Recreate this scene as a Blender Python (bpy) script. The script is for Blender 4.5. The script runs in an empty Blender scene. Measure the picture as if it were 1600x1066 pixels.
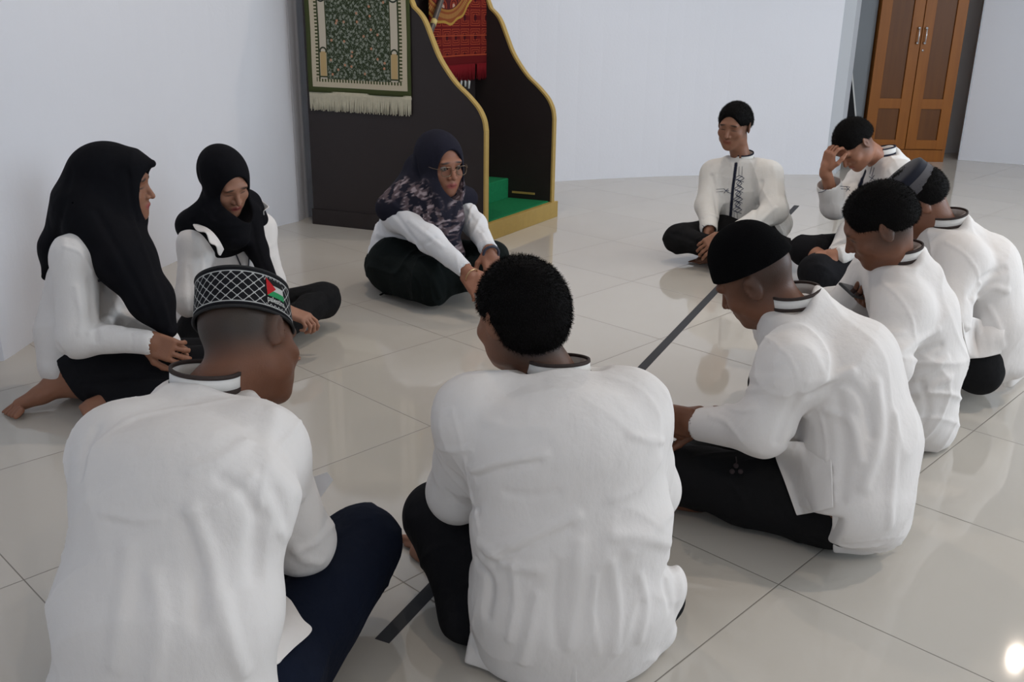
import bpy, math, random
import numpy as np
from mathutils import Vector, Matrix

random.seed(7)
RNG = np.random.RandomState(7)
C = bpy.context.scene.collection
SC = bpy.context.scene

# ---------------------------------------------------------------- camera
F = 1478.85; PIT = math.radians(19.2315); ROL = math.radians(0.8655); H = 1.208
CAM = np.array([0, 0, H])
FW = np.array([0, math.cos(PIT), -math.sin(PIT)])
_rt = np.array([1.0, 0, 0]); _up = np.cross(_rt, FW)
RT = math.cos(ROL)*_rt + math.sin(ROL)*_up
UP = -math.sin(ROL)*_rt + math.cos(ROL)*_up
cam_d = bpy.data.cameras.new('camera'); cam = bpy.data.objects.new('camera', cam_d); C.objects.link(cam)
cam_d.sensor_width = 36; cam_d.lens = F/1600*36; cam_d.clip_start = 0.05; cam_d.clip_end = 100
M = Matrix.Identity(4)
for i in range(3):
    M[i][0] = RT[i]; M[i][1] = UP[i]; M[i][2] = -FW[i]; M[i][3] = CAM[i]
cam.matrix_world = M
SC.camera = cam
vs = SC.view_settings
vs.view_transform = 'Standard'; vs.look = 'None'; vs.gamma = 1; vs.use_curve_mapping = False
vs.exposure = 0.0

# ---------------------------------------------------------------- world and lights
w = bpy.data.worlds.new('world'); SC.world = w; w.use_nodes = True
w.node_tree.nodes['Background'].inputs[0].default_value = (0.62, 0.74, 0.95, 1)
w.node_tree.nodes['Background'].inputs[1].default_value = 0.05

def area_light(name, loc, target, size, size_y, power, color):
    l = bpy.data.lights.new(name, 'AREA'); l.shape = 'RECTANGLE'; l.size = size; l.size_y = size_y
    l.energy = power; l.color = color
    o = bpy.data.objects.new(name, l); C.objects.link(o); o.location = loc
    o.rotation_euler = (Vector(target)-Vector(loc)).to_track_quat('-Z', 'Y').to_euler()
    return o
# daylight coming in through the windows of the right wall and of the wall behind the camera
area_light('window_daylight', (5.9, 3.2, 1.75), (-1.2, 4.2, 1.1), 2.6, 1.7, 125, (0.80, 0.90, 1.0))
area_light('window_daylight', (5.9, -1.2, 1.75), (-1.9, 2.2, 0.9), 2.6, 1.7, 44, (0.82, 0.91, 1.0))
area_light('window_daylight', (0.5, -4.1, 1.8), (0.6, 3, 0.8), 3.4, 1.6, 12, (0.86, 0.92, 1.0))
LAMPS_AND_FILLS = [(3.66, 5.70), (0.9, 5.4), (-0.5, 3.9), (2.7, 2.3), (1.3, -1.2)]
for x, y in LAMPS_AND_FILLS:                                   # first lamp is mirrored in the floor, the others are added fill
    l = bpy.data.lights.new('downlight_or_fill', 'SPOT'); l.energy = 55 if y > 3 else 85; l.color = (1.0, 0.84, 0.70)
    l.spot_size = math.radians(150); l.spot_blend = 1.0; l.shadow_soft_size = 0.03
    o = bpy.data.objects.new('downlight_or_fill', l); C.objects.link(o); o.location = (x, y, 3.14)

# ---------------------------------------------------------------- pixel helpers (reading positions off the photograph)
def ray(px, py):
    d = FW*F + RT*(px-800) + UP*(533-py)
    return d
def A(px, py, d):                     # a point at depth d metres along the view axis
    return CAM + ray(px, py)*(d/F)
def Z(px, py, h=0.0):                 # the point of a ray at height h over the floor
    r = ray(px, py); return CAM + r*((h-H)/r[2])
def nrm(v):
    v = np.asarray(v, float); return v/np.linalg.norm(v)
def frame(f, up=(0, 0, 1)):           # rows: right, forward, up
    f = nrm(f); r = nrm(np.cross(f, up)); return np.array([r, f, np.cross(r, f)])

# ---------------------------------------------------------------- naming
def setp(o, label=None, cat=None, group=None, kind=None):
    if label: o['label'] = label
    if cat: o['category'] = cat
    if group: o['group'] = group
    if kind: o['kind'] = kind
    return o
def empty(name, loc, label=None, cat=None, group=None):
    o = bpy.data.objects.new(name, None); C.objects.link(o); o.location = [float(v) for v in loc]
    o.empty_display_size = 0.1
    return setp(o, label, cat, group)
def link(name, me, mat=None, parent=None, smooth=True):
    o = bpy.data.objects.new(name, me); C.objects.link(o)
    if mat is not None:
        for m in (mat if isinstance(mat, (list, tuple)) else [mat]): me.materials.append(m)
    if parent is not None:
        o.parent = parent
        loc = Vector((0, 0, 0)); p = parent
        while p is not None: loc += p.location; p = p.parent
        o.location = -loc
    if smooth: me.shade_smooth()
    return o
def mesh_np(name, V, Fc, col=None):
    me = bpy.data.meshes.new(name)
    V = np.asarray(V, np.float32); Fc = np.asarray(Fc, np.int32); n = Fc.shape[1]
    me.vertices.add(len(V)); me.vertices.foreach_set('co', V.ravel())
    me.loops.add(Fc.size); me.loops.foreach_set('vertex_index', Fc.ravel())
    me.polygons.add(len(Fc)); me.polygons.foreach_set('loop_start', np.arange(0, Fc.size, n, dtype=np.int32))
    me.update(calc_edges=True)
    if col is not None:
        a = me.color_attributes.new('col', 'FLOAT_COLOR', 'POINT')
        c4 = np.ones((len(V), 4), np.float32); c4[:, :3] = col
        a.data.foreach_set('color', c4.ravel())
    return me
def pymesh(name, V, Fc):
    me = bpy.data.meshes.new(name); me.from_pydata([tuple(map(float, v)) for v in V], [], Fc); me.update(); return me

class MB:                             # collects boxes, prisms and tubes into one mesh
    def __init__(s): s.v = []; s.f = []
    def add(s, V, Fc):
        n = len(s.v); s.v += [tuple(map(float, v)) for v in V]; s.f += [tuple(i+n for i in f) for f in Fc]; return s
    def box(s, c, half, fr=np.eye(3)):
        V = []
        for dz in (-1, 1):
            for dx, dy in ((-1, -1), (1, -1), (1, 1), (-1, 1)):
                V.append(np.array(c) + np.array([dx*half[0], dy*half[1], dz*half[2]]) @ fr)
        return s.add(V, [(3, 2, 1, 0), (4, 5, 6, 7), (0, 1, 5, 4), (1, 2, 6, 5), (2, 3, 7, 6), (3, 0, 4, 7)])
    def prism(s, pts, off):           # planar polygon of 3d points extruded along off
        n = len(pts); off = np.array(off)
        return s.add(list(pts)+[np.array(p)+off for p in pts],
                     [tuple(range(n))[::-1], tuple(range(n, 2*n))]+[(i, (i+1) % n, n+(i+1) % n, n+i) for i in range(n)])
    def tube(s, P, r, n=8, closed=False, flat=1.0, nrmv=None):
        P = [np.asarray(p, float) for p in P]; m = len(P)
        if not hasattr(r, '__len__'): r = [r]*m
        V = []; prev = None
        for i in range(m):
            t = nrm(P[(i+1) % m]-P[i-1]) if closed else nrm(P[min(i+1, m-1)]-P[max(i-1, 0)])
            if nrmv is not None: a = np.asarray(nrmv[i] if np.ndim(nrmv) == 2 else nrmv, float)
            elif prev is None: a = np.array([0, 0, 1.]) if abs(t[2]) < .9 else np.array([1., 0, 0])
            else: a = prev
            b = nrm(np.cross(t, a)); a = np.cross(b, t); prev = a
            for k in range(n):
                q = 2*math.pi*k/n; V.append(P[i]+r[i]*(math.cos(q)*b+flat*math.sin(q)*a))
        Fc = []
        for i in range(m if closed else m-1):
            j = (i+1) % m
            for k in range(n): Fc.append((i*n+k, i*n+(k+1) % n, j*n+(k+1) % n, j*n+k))
        if not closed: Fc += [tuple(range(n))[::-1], tuple(range((m-1)*n, m*n))]
        return s.add(V, Fc)
    def build(s, name, mat, parent=None, smooth=False, bevel=0):
        o = link(name, pymesh(name, s.v, s.f), mat, parent, smooth)
        if bevel:
            b = o.modifiers.new('bevel', 'BEVEL'); b.width = bevel; b.segments = 2; b.limit_method = 'ANGLE'
        return o

# ---------------------------------------------------------------- node maths
class X:
    def __init__(s, nt, sock): s.nt = nt; s.s = sock
    def _m(s, op, *args):
        n = s.nt.nodes.new('ShaderNodeMath'); n.operation = op
        for i, a in enumerate((s,)+args):
            if isinstance(a, X): s.nt.links.new(a.s, n.inputs[i])
            else: n.inputs[i].default_value = a
        return X(s.nt, n.outputs[0])
    def __add__(s, o): return s._m('ADD', o)
    def __sub__(s, o): return s._m('SUBTRACT', o)
    def __mul__(s, o): return s._m('MULTIPLY', o)
    def __truediv__(s, o): return s._m('DIVIDE', o)
    def __neg__(s): return s._m('MULTIPLY', -1.0)
    def abs(s): return s._m('ABSOLUTE')
    def fract(s): return s._m('FRACT')
    def floor(s): return s._m('FLOOR')
    def sin(s): return s._m('SINE')
    def cos(s): return s._m('COSINE')
    def sqrt(s): return s._m('SQRT')
    def lt(s, o): return s._m('LESS_THAN', o)
    def gt(s, o): return s._m('GREATER_THAN', o)
    def min(s, o): return s._m('MINIMUM', o)
    def max(s, o): return s._m('MAXIMUM', o)
    def mod(s, o): return s._m('FLOORED_MODULO', o)
    def atan2(s, o): return s._m('ARCTAN2', o)
    def tri(s): return ((s.fract()-0.5).abs())*2.0          # 1 at integers, 0 half way
def mixc(nt, fac, a, b):
    n = nt.nodes.new('ShaderNodeMix'); n.data_type = 'RGBA'
    for k, v in ((0, fac), (6, a), (7, b)):
        if isinstance(v, X): nt.links.new(v.s, n.inputs[k])
        elif isinstance(v, bpy.types.NodeSocket): nt.links.new(v, n.inputs[k])
        else: n.inputs[k].default_value = v if k == 0 else (*v, 1)
    return n.outputs[2]
def mat(name, color=(.5, .5, .5), rough=.6, spec=.5, bump=None, mottle=None, attr=False, sheen=0, metal=0, sss=0, coat=0, emit=None):
    m = bpy.data.materials.new(name); m.use_nodes = True; nt = m.node_tree; b = nt.nodes['Principled BSDF']
    b.inputs['Base Color'].default_value = (*color, 1); b.inputs['Roughness'].default_value = rough
    b.inputs['Specular IOR Level'].default_value = spec; b.inputs['Metallic'].default_value = metal
    if sheen: b.inputs['Sheen Weight'].default_value = sheen; b.inputs['Sheen Roughness'].default_value = .5
    if sss:
        b.inputs['Subsurface Weight'].default_value = sss; b.inputs['Subsurface Radius'].default_value = (1, .35, .2); b.inputs['Subsurface Scale'].default_value = .006
    if coat: b.inputs['Coat Weight'].default_value = coat; b.inputs['Coat Roughness'].default_value = .1
    if emit: b.inputs['Emission Color'].default_value = (*emit[0], 1); b.inputs['Emission Strength'].default_value = emit[1]
    src = None
    if attr:
        a = nt.nodes.new('ShaderNodeAttribute'); a.attribute_name = 'col'; src = a.outputs['Color']; nt.links.new(src, b.inputs['Base Color'])
    tc = nt.nodes.new('ShaderNodeTexCoord')
    if mottle:                                            # (scale, amount)
        n = nt.nodes.new('ShaderNodeTexNoise'); n.inputs['Scale'].default_value = mottle[0]; n.inputs['Detail'].default_value = 4
        nt.links.new(tc.outputs['Object'], n.inputs['Vector'])
        f = (X(nt, n.outputs['Fac'])-0.5)*(2*mottle[1])+1.0
        mx = nt.nodes.new('ShaderNodeVectorMath'); mx.operation = 'SCALE'
        if src is not None: nt.links.new(src, mx.inputs[0])
        else: mx.inputs[0].default_value = color
        nt.links.new(f.s, mx.inputs['Scale']); nt.links.new(mx.outputs[0], b.inputs['Base Color'])
    if bump:                                              # list of (scale, distance, stretch)
        prev = None
        for sc_, dist, st in bump:
            mp = nt.nodes.new('ShaderNodeMapping'); mp.inputs['Scale'].default_value = st
            nt.links.new(tc.outputs['Object'], mp.inputs['Vector'])
            n = nt.nodes.new('ShaderNodeTexNoise'); n.inputs['Scale'].default_value = sc_; n.inputs['Detail'].default_value = 3
            nt.links.new(mp.outputs[0], n.inputs['Vector'])
            bp = nt.nodes.new('ShaderNodeBump'); bp.inputs['Distance'].default_value = dist; bp.inputs['Strength'].default_value = 1
            nt.links.new(n.outputs['Fac'], bp.inputs['Height'])
            if prev is not None: nt.links.new(prev, bp.inputs['Normal'])
            prev = bp.outputs[0]
        nt.links.new(prev, b.inputs['Normal'])
    return m
S1 = (1, 1, 1)
COTTON = mat('white_cotton', rough=.85, spec=.2, attr=True, mottle=(9, .03), bump=[(700, .00025, (1, 1, .5)), (24, .0035, (1, 1, .6))])
BLACK = mat('black_cloth', (.011, .011, .013), .9, .12, attr=True, bump=[(500, .0003, S1), (22, .006, S1)])
SKIN = mat('skin', rough=.52, spec=.4, attr=True, sss=.12, mottle=(40, .08), bump=[(300, .0004, S1)])
HAIR = mat('black_hair', (.0035, .003, .003), .75, .10, mottle=(60, .5), bump=[(420, .0022, (1, 1, .4))])
KNIT = mat('black_knit', (.004, .004, .0045), 1.0, .04, bump=[(350, .002, S1)])
STRIPE = mat('dark_brown_braid', (.045, .033, .030), .8, .2)
NAVYB = mat('navy_braid', (.010, .012, .028), .8, .2)
EYEM = mat('eye_white', rough=.15, attr=True)
GOLD = mat('gold_paint', (.40, .27, .075), .5, .4, mottle=(30, .12))

# ---------------------------------------------------------------- implicit surfaces: smooth unions meshed by surface nets
F32 = np.float32
def smin(a, b, k):
    if k <= 0: return np.minimum(a, b)
    h = np.maximum(k-np.abs(a-b), 0)/k
    return np.minimum(a, b)-h*h*(k*.25)
def cr(P, n=6):                        # Catmull-Rom through points
    P = [np.asarray(p, float) for p in P]
    if len(P) < 3: return P
    Q = [2*P[0]-P[1]]+P+[2*P[-1]-P[-2]]; out = []
    for i in range(1, len(Q)-2):
        for j in range(n):
            t = j/n; a, b, c, d = Q[i-1:i+3]
            out.append(.5*((2*b)+(c-a)*t+(2*a-5*b+4*c-d)*t*t+(3*b-a-3*c+d)*t**3))
    out.append(P[-1]); return out
class Shape:
    def __init__(s): s.ad = []; s.su = []; s.pl = []; s.fo = []; s.wr = None
    def cone(s, a, b, ra, rb, k=.02, u=None, sc=1., sub=False):
        a = np.array(a, float); b = np.array(b, float)
        L = np.linalg.norm(b-a); rr = max(ra, rb)
        c = (a+b)/2; R = L/2+rr*max(sc, 1.)
        if u is not None:
            u = nrm(u); f = 1-1/sc; a = a-u*(a@u)*f; b = b-u*(b@u)*f; u = (u, f)
        (s.su if sub else s.ad).append(('c', c, R, k, (a, b-a, max((b-a)@(b-a), 1e-9), ra, rb, u))); return s
    def chain(s, P, r, k=.02, **kw):
        for i in range(len(P)-1): s.cone(P[i], P[i+1], r[i], r[i+1], k, **kw)
        return s
    def ell(s, c, r, M=np.eye(3), k=.02, sub=False):
        c = np.array(c, float); r = np.array(r, float)
        (s.su if sub else s.ad).append(('e', c, r.max(), k, (c, r, np.array(M)))); return s
    def box(s, c, half, M=np.eye(3), rr=.01, k=.02, sub=False):
        c = np.array(c, float); half = np.array(half, float)
        (s.su if sub else s.ad).append(('b', c, np.linalg.norm(half), k, (c, half-rr, rr, np.array(M)))); return s
    def cut(s, p, n, k=.004):           # removes what lies beyond p on the side of n
        n = nrm(n); s.pl.append((n, float(n@np.array(p, float)), k)); return s
    def floor(s, h=.002): return s.cut((0, 0, h), (0, 0, -1), .012)
    def fold(s, P, amp, wd):            # a ridge (amp > 0) or a crease (amp < 0) along world points
        P = np.array(P, float); amp = amp*1.35; c = P.mean(0); R = np.linalg.norm(P-c, axis=1).max()
        s.fo.append((P, amp, wd, c, R)); return s
    def pd(s, pr, p):
        t, q = pr[0], pr[4]
        if t == 'c':
            a, ba, bb, ra, rb, u = q
            if u is not None: p = p-((p@u[0].astype(F32))*F32(u[1]))[:, None]*u[0].astype(F32)
            pa = p-a.astype(F32); h = np.clip(pa@(ba/bb).astype(F32), 0, 1)
            e = pa-h[:, None]*ba.astype(F32)
            return np.sqrt(np.einsum('ij,ij->i', e, e))-(ra+h*(rb-ra))
        if t == 'e':
            c, r, Mx = q; e = (p-c.astype(F32))@Mx.T.astype(F32)/r.astype(F32); f = e/r.astype(F32)
            k0 = np.sqrt(np.einsum('ij,ij->i', e, e)); k1 = np.sqrt(np.einsum('ij,ij->i', f, f))
            return k0*(k0-1)/np.maximum(k1, 1e-6)
        c, hf, rr, Mx = q; e = np.abs((p-c.astype(F32))@Mx.T.astype(F32))-hf.astype(F32)
        return np.linalg.norm(np.maximum(e, 0), axis=1)+np.minimum(e.max(1), 0)-rr
    def ev(s, p, ad=None, su=None, fo=None):
        p = p.astype(F32); d = np.full(len(p), 9., F32)
        for pr in (s.ad if ad is None else ad): d = smin(d, s.pd(pr, p), pr[3])
        for P, amp, wd, c, R in (s.fo if fo is None else fo):
            m = np.full(len(p), 9., F32)
            for i in range(len(P)-1):
                a = P[i].astype(F32); ba = (P[i+1]-P[i]).astype(F32); pa = p-a
                h = np.clip(pa@ba/max(ba@ba, 1e-9), 0, 1); m = np.minimum(m, np.linalg.norm(pa-h[:, None]*ba, axis=1))
            d = d-amp*np.exp(-(m/wd)**2)
        if s.wr is not None: d = d-s.wr(p)
        for pr in (s.su if su is None else su): d = -smin(-d, s.pd(pr, p), pr[3])
        for n, o, k in s.pl: d = -smin(-d, -(p@n.astype(F32)-F32(o)), k)
        return d
    def hit(s, px, lift=0.):            # where camera rays through pixels meet the surface
        px = np.array(px, float).reshape(-1, 2)
        D = FW*F+RT*(px[:, :1]-800)+UP*(533-px[:, 1:]); D /= np.linalg.norm(D, axis=1)[:, None]
        t = np.full(len(px), .5); best = np.full(len(px), 9.); bt = t.copy()
        for _ in range(90):
            d = s.ev(CAM+D*t[:, None]).astype(float)
            m = d < best; best = np.where(m, d, best); bt = np.where(m, t, bt)
            t = t+np.where(np.abs(d) > .0004, np.clip(d*.75, -.01, .4), 0)
        ok = best < .006; t = np.where(ok, np.where(t < 12, t, bt), bt)
        if ok.any() and not ok.all(): t = np.where(best > .05, np.median(t[ok]), t)
        return CAM+D*(t-lift)[:, None]
    def pfold(s, px, amp, wd, n=5, depth=None):   # fold traced where the photograph shows it, laid on the surface
        px = np.array(cr([np.array(q, float) for q in px], n)); return s.fold(s.hit(px), amp, wd)
    def mesh(s, name, h, paint=None, base=(.8, .8, .8)):
        N = 16
        lo = np.min([pr[1]-pr[2] for pr in s.ad], 0)-.02; hi = np.max([pr[1]+pr[2] for pr in s.ad], 0)+.02
        nb = np.ceil((hi-lo)/(N*h)).astype(int)
        ii = np.stack(np.meshgrid(*[np.arange(n) for n in nb], indexing='ij'), -1).reshape(-1, 3)
        ctr = lo+(ii+.5)*N*h; R = N*h*.5*math.sqrt(3)+h*2
        act = np.abs(s.ev(ctr)) < R*1.25+.03
        ii, ctr = ii[act], ctr[act]
        dims = nb*N+2
        g = np.arange(N+1); G = np.stack(np.meshgrid(g, g, g, indexing='ij'), -1).reshape(-1, 3)
        keys = []; VV = []; quads = []
        C8 = np.array([[i, j, k] for i in (0, 1) for j in (0, 1) for k in (0, 1)])
        E12 = [(a, b) for a in range(8) for b in range(a+1, 8) if np.abs(C8[a]-C8[b]).sum() == 1]
        W = np.array([dims[1]*dims[2], dims[2], 1], np.int64)
        ca = np.array([pr[1] for pr in s.ad]); Ra = np.array([pr[2]+pr[3] for pr in s.ad])
        for bi, cc in zip(ii, ctr):
            near = np.linalg.norm(ca-cc, axis=1)-Ra < R+.02
            ad = [pr for pr, q in zip(s.ad, near) if q]
            if not ad: continue
            su = [pr for pr in s.su if np.linalg.norm(pr[1]-cc)-pr[2]-pr[3] < R+.02]
            fo = [q for q in s.fo if np.linalg.norm(q[3]-cc)-q[4]-3*q[2] < R]
            base_i = bi*N
            d = s.ev(lo+(base_i+G)*h, ad, su, fo).reshape(N+1, N+1, N+1)
            neg = d < 0
            if neg.all() or not neg.any(): continue
            cn = [neg[c[0]:c[0]+N, c[1]:c[1]+N, c[2]:c[2]+N] for c in C8]
            dv = [d[c[0]:c[0]+N, c[1]:c[1]+N, c[2]:c[2]+N] for c in C8]
            tot = sum(x.astype(np.int8) for x in cn)
            idx = np.argwhere((tot > 0) & (tot < 8))
            if not len(idx): continue
            tt = tuple(idx.T); acc = np.zeros((len(idx), 3)); cnt = np.zeros(len(idx))
            for a, b in E12:
                na, nb_ = cn[a][tt], cn[b][tt]; m = na != nb_
                if not m.any(): continue
                da, db = dv[a][tt][m], dv[b][tt][m]; t = da/(da-db)
                acc[m] += C8[a]+(C8[b]-C8[a])*t[:, None]; cnt[m] += 1
            VV.append(lo+(base_i+idx+acc/cnt[:, None])*h)
            keys.append((base_i+idx)@W)
            for ax_ in range(3):
                e = np.eye(3, dtype=int)[ax_]; u, v = np.eye(3, dtype=int)[(ax_+1) % 3], np.eye(3, dtype=int)[(ax_+2) % 3]
                n0 = neg[:N, :N, :N]; n1 = neg[e[0]:e[0]+N, e[1]:e[1]+N, e[2]:e[2]+N]
                q = np.argwhere(n0 != n1)
                if not len(q): continue
                sgn = n0[tuple(q.T)]; g0 = base_i+q
                K = np.stack([g0@W, (g0-u)@W, (g0-u-v)@W, (g0-v)@W], 1)
                K[~sgn] = K[~sgn][:, ::-1]; quads.append(K)
        keys = np.concatenate(keys); V = np.concatenate(VV); Q = np.concatenate(quads)
        o = np.argsort(keys); sk = keys[o]; p = np.clip(np.searchsorted(sk, Q), 0, len(sk)-1)
        Q = o[p][(sk[p] == Q).all(1)]
        col = np.tile(np.array(base, F32), (len(V), 1))
        for fn in (paint or []): col = fn(V, col)
        return mesh_np(name, V, Q, col)
    def build(s, name, h, material, parent, paint=None, base=(.8, .8, .8)):
        o = link(name, s.mesh(name, h, paint, base), material, parent); return o

# painters: colour differences of the thing itself, and shade darkened into mouth line and nostrils
def p_ell(c, r, M, color, soft=.15):
    c = np.array(c); r = np.array(r); M = np.array(M)
    def fn(V, col):
        k = np.linalg.norm((V-c)@M.T/r, axis=1); w = np.clip((1+soft-k)/(2*soft), 0, 1)[:, None]
        return col*(1-w)+np.array(color)*w
    return fn
def p_line(P, wd, color, soft=.002):
    P = np.array(P)
    def fn(V, col):
        m = np.full(len(V), 9.)
        for i in range(len(P)-1):
            ba = P[i+1]-P[i]; pa = V-P[i]; h = np.clip(pa@ba/max(ba@ba, 1e-9), 0, 1); m = np.minimum(m, np.linalg.norm(pa-h[:, None]*ba, axis=1))
        w = np.clip((wd+soft-m)/(2*soft), 0, 1)[:, None]
        return col*(1-w)+np.array(color)*w
    return fn
def hitmin(Ss, px, lift=0.):
    U = Shape(); U.ad = [None]; U.ev = lambda p: np.min([q.ev(p) for q in Ss], 0)
    return Shape.hit(U, px, lift)
def wrinkle(amp, seed, freq=28.):
    r = np.random.RandomState(seed); K = r.normal(size=(6, 3)); K[:, 2] *= .8; K /= np.linalg.norm(K, axis=1)[:, None]; K *= freq*r.uniform(.6, 1.3, size=(6, 1)); ph = r.uniform(0, 6, 6)
    K = K.astype(F32)
    def fn(p):
        a = np.sin(p@K[0]+ph[0]+1.8*np.sin(p@K[1]*.6+ph[1])); b = np.sin(p@K[2]*.8+ph[2]+1.5*np.sin(p@K[3]*.5+ph[3]))
        m = .5+.5*np.sin(p@K[4]*.45+ph[4]); m2 = .5+.5*np.sin(p@K[5]*.45+ph[5])
        return (amp*(2.2*(1-np.abs(a))**3*m+2.0*(1-np.abs(b))**3*m2-.9)).astype(F32)
    return fn
def ripple(amp, seed, freq):
    r = np.random.RandomState(seed); K = r.normal(size=(2, 3)); K /= np.linalg.norm(K, axis=1)[:, None]; K = (K*freq).astype(F32)
    return lambda p: (amp*np.sin(p@K[0])*np.sin(p@K[1])).astype(F32)
# ---------------------------------------------------------------- the room
def floor_material():
    m = bpy.data.materials.new('polished_tile'); m.use_nodes = True; nt = m.node_tree; b = nt.nodes['Principled BSDF']
    g = nt.nodes.new('ShaderNodeNewGeometry'); sep = nt.nodes.new('ShaderNodeSeparateXYZ'); nt.links.new(g.outputs['Position'], sep.inputs[0])
    x, y = X(nt, sep.outputs[0]), X(nt, sep.outputs[1])
    a = math.radians(45.914); T = .4925*H
    u = (x*math.cos(a)+y*math.sin(a)-1.438*H)/T
    v = (y*math.cos(a)-x*math.sin(a)-.693*H)/T
    du = ((u+0.5).fract()-0.5).abs(); dv = ((v+0.5).fract()-0.5).abs()
    d = du.min(dv)*T                                                # metres to the nearest joint
    grout = d.lt(.0014)
    # each tile a slightly different tone, with faint veining
    wn = nt.nodes.new('ShaderNodeTexWhiteNoise'); wn.noise_dimensions = '2D'
    cb = nt.nodes.new('ShaderNodeCombineXYZ'); nt.links.new((u+.0).floor().s, cb.inputs[0]); nt.links.new(v.floor().s, cb.inputs[1]); nt.links.new(cb.outputs[0], wn.inputs['Vector'])
    nz = nt.nodes.new('ShaderNodeTexNoise'); nz.inputs['Scale'].default_value = 2.2; nz.inputs['Detail'].default_value = 6; nt.links.new(g.outputs['Position'], nz.inputs['Vector'])
    f = X(nt, wn.outputs['Value'])*.3+X(nt, nz.outputs['Fac'])*.7
    c = mixc(nt, f, (.50, .465, .415), (.57, .54, .49))
    c = mixc(nt, grout*.8, c, (.10, .088, .07))
    nt.links.new(c, b.inputs['Base Color'])
    r = grout*.5+.055; nt.links.new(r.s, b.inputs['Roughness'])
    b.inputs['Specular IOR Level'].default_value = .7
    bp = nt.nodes.new('ShaderNodeBump'); bp.inputs['Distance'].default_value = .001; bp.inputs['Strength'].default_value = .5
    nt.links.new((d.min(.003)*300.).s, bp.inputs['Height']); nt.links.new(bp.outputs[0], b.inputs['Normal'])
    return m
WALL = mat('painted_wall', (.76, .77, .82), .7, .3, mottle=(1.2, .025), bump=[(60, .0006, S1), (1.5, .01, S1)])
WALL_SHADED = mat('shaded_wall', (.50, .52, .55), .75, .3, mottle=(2, .03))  # wall colour darkened, shade of the end face and jamb painted in
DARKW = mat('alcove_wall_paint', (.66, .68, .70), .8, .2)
CEIL = mat('ceiling_white', (.80, .80, .79), .8, .2)
def struct(o): o['kind'] = 'structure'; return o

struct(link('floor', pymesh('floor', [(-4, -4.4, 0), (6.2, -4.4, 0), (6.2, 10.4, 0), (-4, 10.4, 0)], [(0, 1, 2, 3)]), floor_material(), smooth=False))
def wall(name, pts, h=3.2, z0=0, m=WALL, th=.12, inward=None):
    """a wall of some thickness following floor points, its inner face on the points (room on the right hand side)"""
    P = [np.array(p, float) for p in pts]; n = len(P); O = []
    for i in range(n):
        t = nrm(P[min(i+1, n-1)]-P[max(i-1, 0)]); O.append(P[i]+th*np.array([-t[1], t[0]]))
    V = [(*p, z0) for p in P]+[(*p, h) for p in P]+[(*p, z0) for p in O]+[(*p, h) for p in O]
    Fc = []
    for i in range(n-1):
        Fc += [(i, i+1, n+i+1, n+i), (2*n+i+1, 2*n+i, 3*n+i, 3*n+i+1), (n+i, n+i+1, 3*n+i+1, 3*n+i), (i+1, i, 2*n+i, 2*n+i+1)]
    Fc += [(0, n, 3*n, 2*n), (n-1, 3*n-1, 4*n-1, 2*n-1)]
    o = link(name, pymesh(name, V, Fc), m, smooth=False); return struct(o)
lw = [p[:2] for p in cr([(-1.812, 3.172, 0), (-1.81, 3.45, 0), (-1.775, 3.95, 0), (-1.71, 4.476, 0), (-1.60, 4.92, 0), (-1.41, 5.37, 0), (-1.286, 5.579, 0)], 4)]
wall('wall_left', [(-1.95, -4.4), (-1.95, 3.10), (-1.815, 3.165)]+lw[1:])
wall('wall_back', [p[:2] for p in cr([(-1.283, 5.60, 0), (-1.20, 5.80, 0), (-.75, 6.37, 0), (-.25, 6.80, 0), (.29, 7.113, 0), (.977, 7.38, 0), (1.501, 7.518, 0), (2.028, 7.60, 0), (2.49, 7.645, 0)], 4)])
# thick end of the curved wall, its return darkened with painted-in shade, and the dim alcove behind it
mb = MB(); mb.prism([(2.445, 7.648, 0), (2.60, 7.70, 0), (2.72, 7.95, 0), (2.40, 7.95, 0)], (0, 0, 3.2)); struct(mb.build('trim_1', WALL_SHADED))
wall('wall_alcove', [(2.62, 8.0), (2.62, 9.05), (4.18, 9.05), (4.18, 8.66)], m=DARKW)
mb = MB(); mb.prism([(4.0, 8.60, 0), (4.6, 8.27, 0), (5.1, 7.9, 0), (6.1, 6.6, 0), (6.25, 6.7, 0), (5.2, 8.1, 0), (4.25, 8.74, 0), (4.04, 8.70, 0)], (0, 0, 3.2)); struct(mb.build('wall_right', WALL))
mb = MB(); mb.prism([(3.985, 8.598, 0), (4.0, 8.60, 0), (4.04, 8.70, 0), (4.025, 8.70, 0)], (0, 0, 3.2)); struct(mb.build('trim_2', WALL_SHADED))  # thin jamb edge, its shadow put into the darker colour
struct(MB().box((1.1, 3, 3.25), (5.2, 7.45, .05)).build('ceiling', CEIL))
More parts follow.
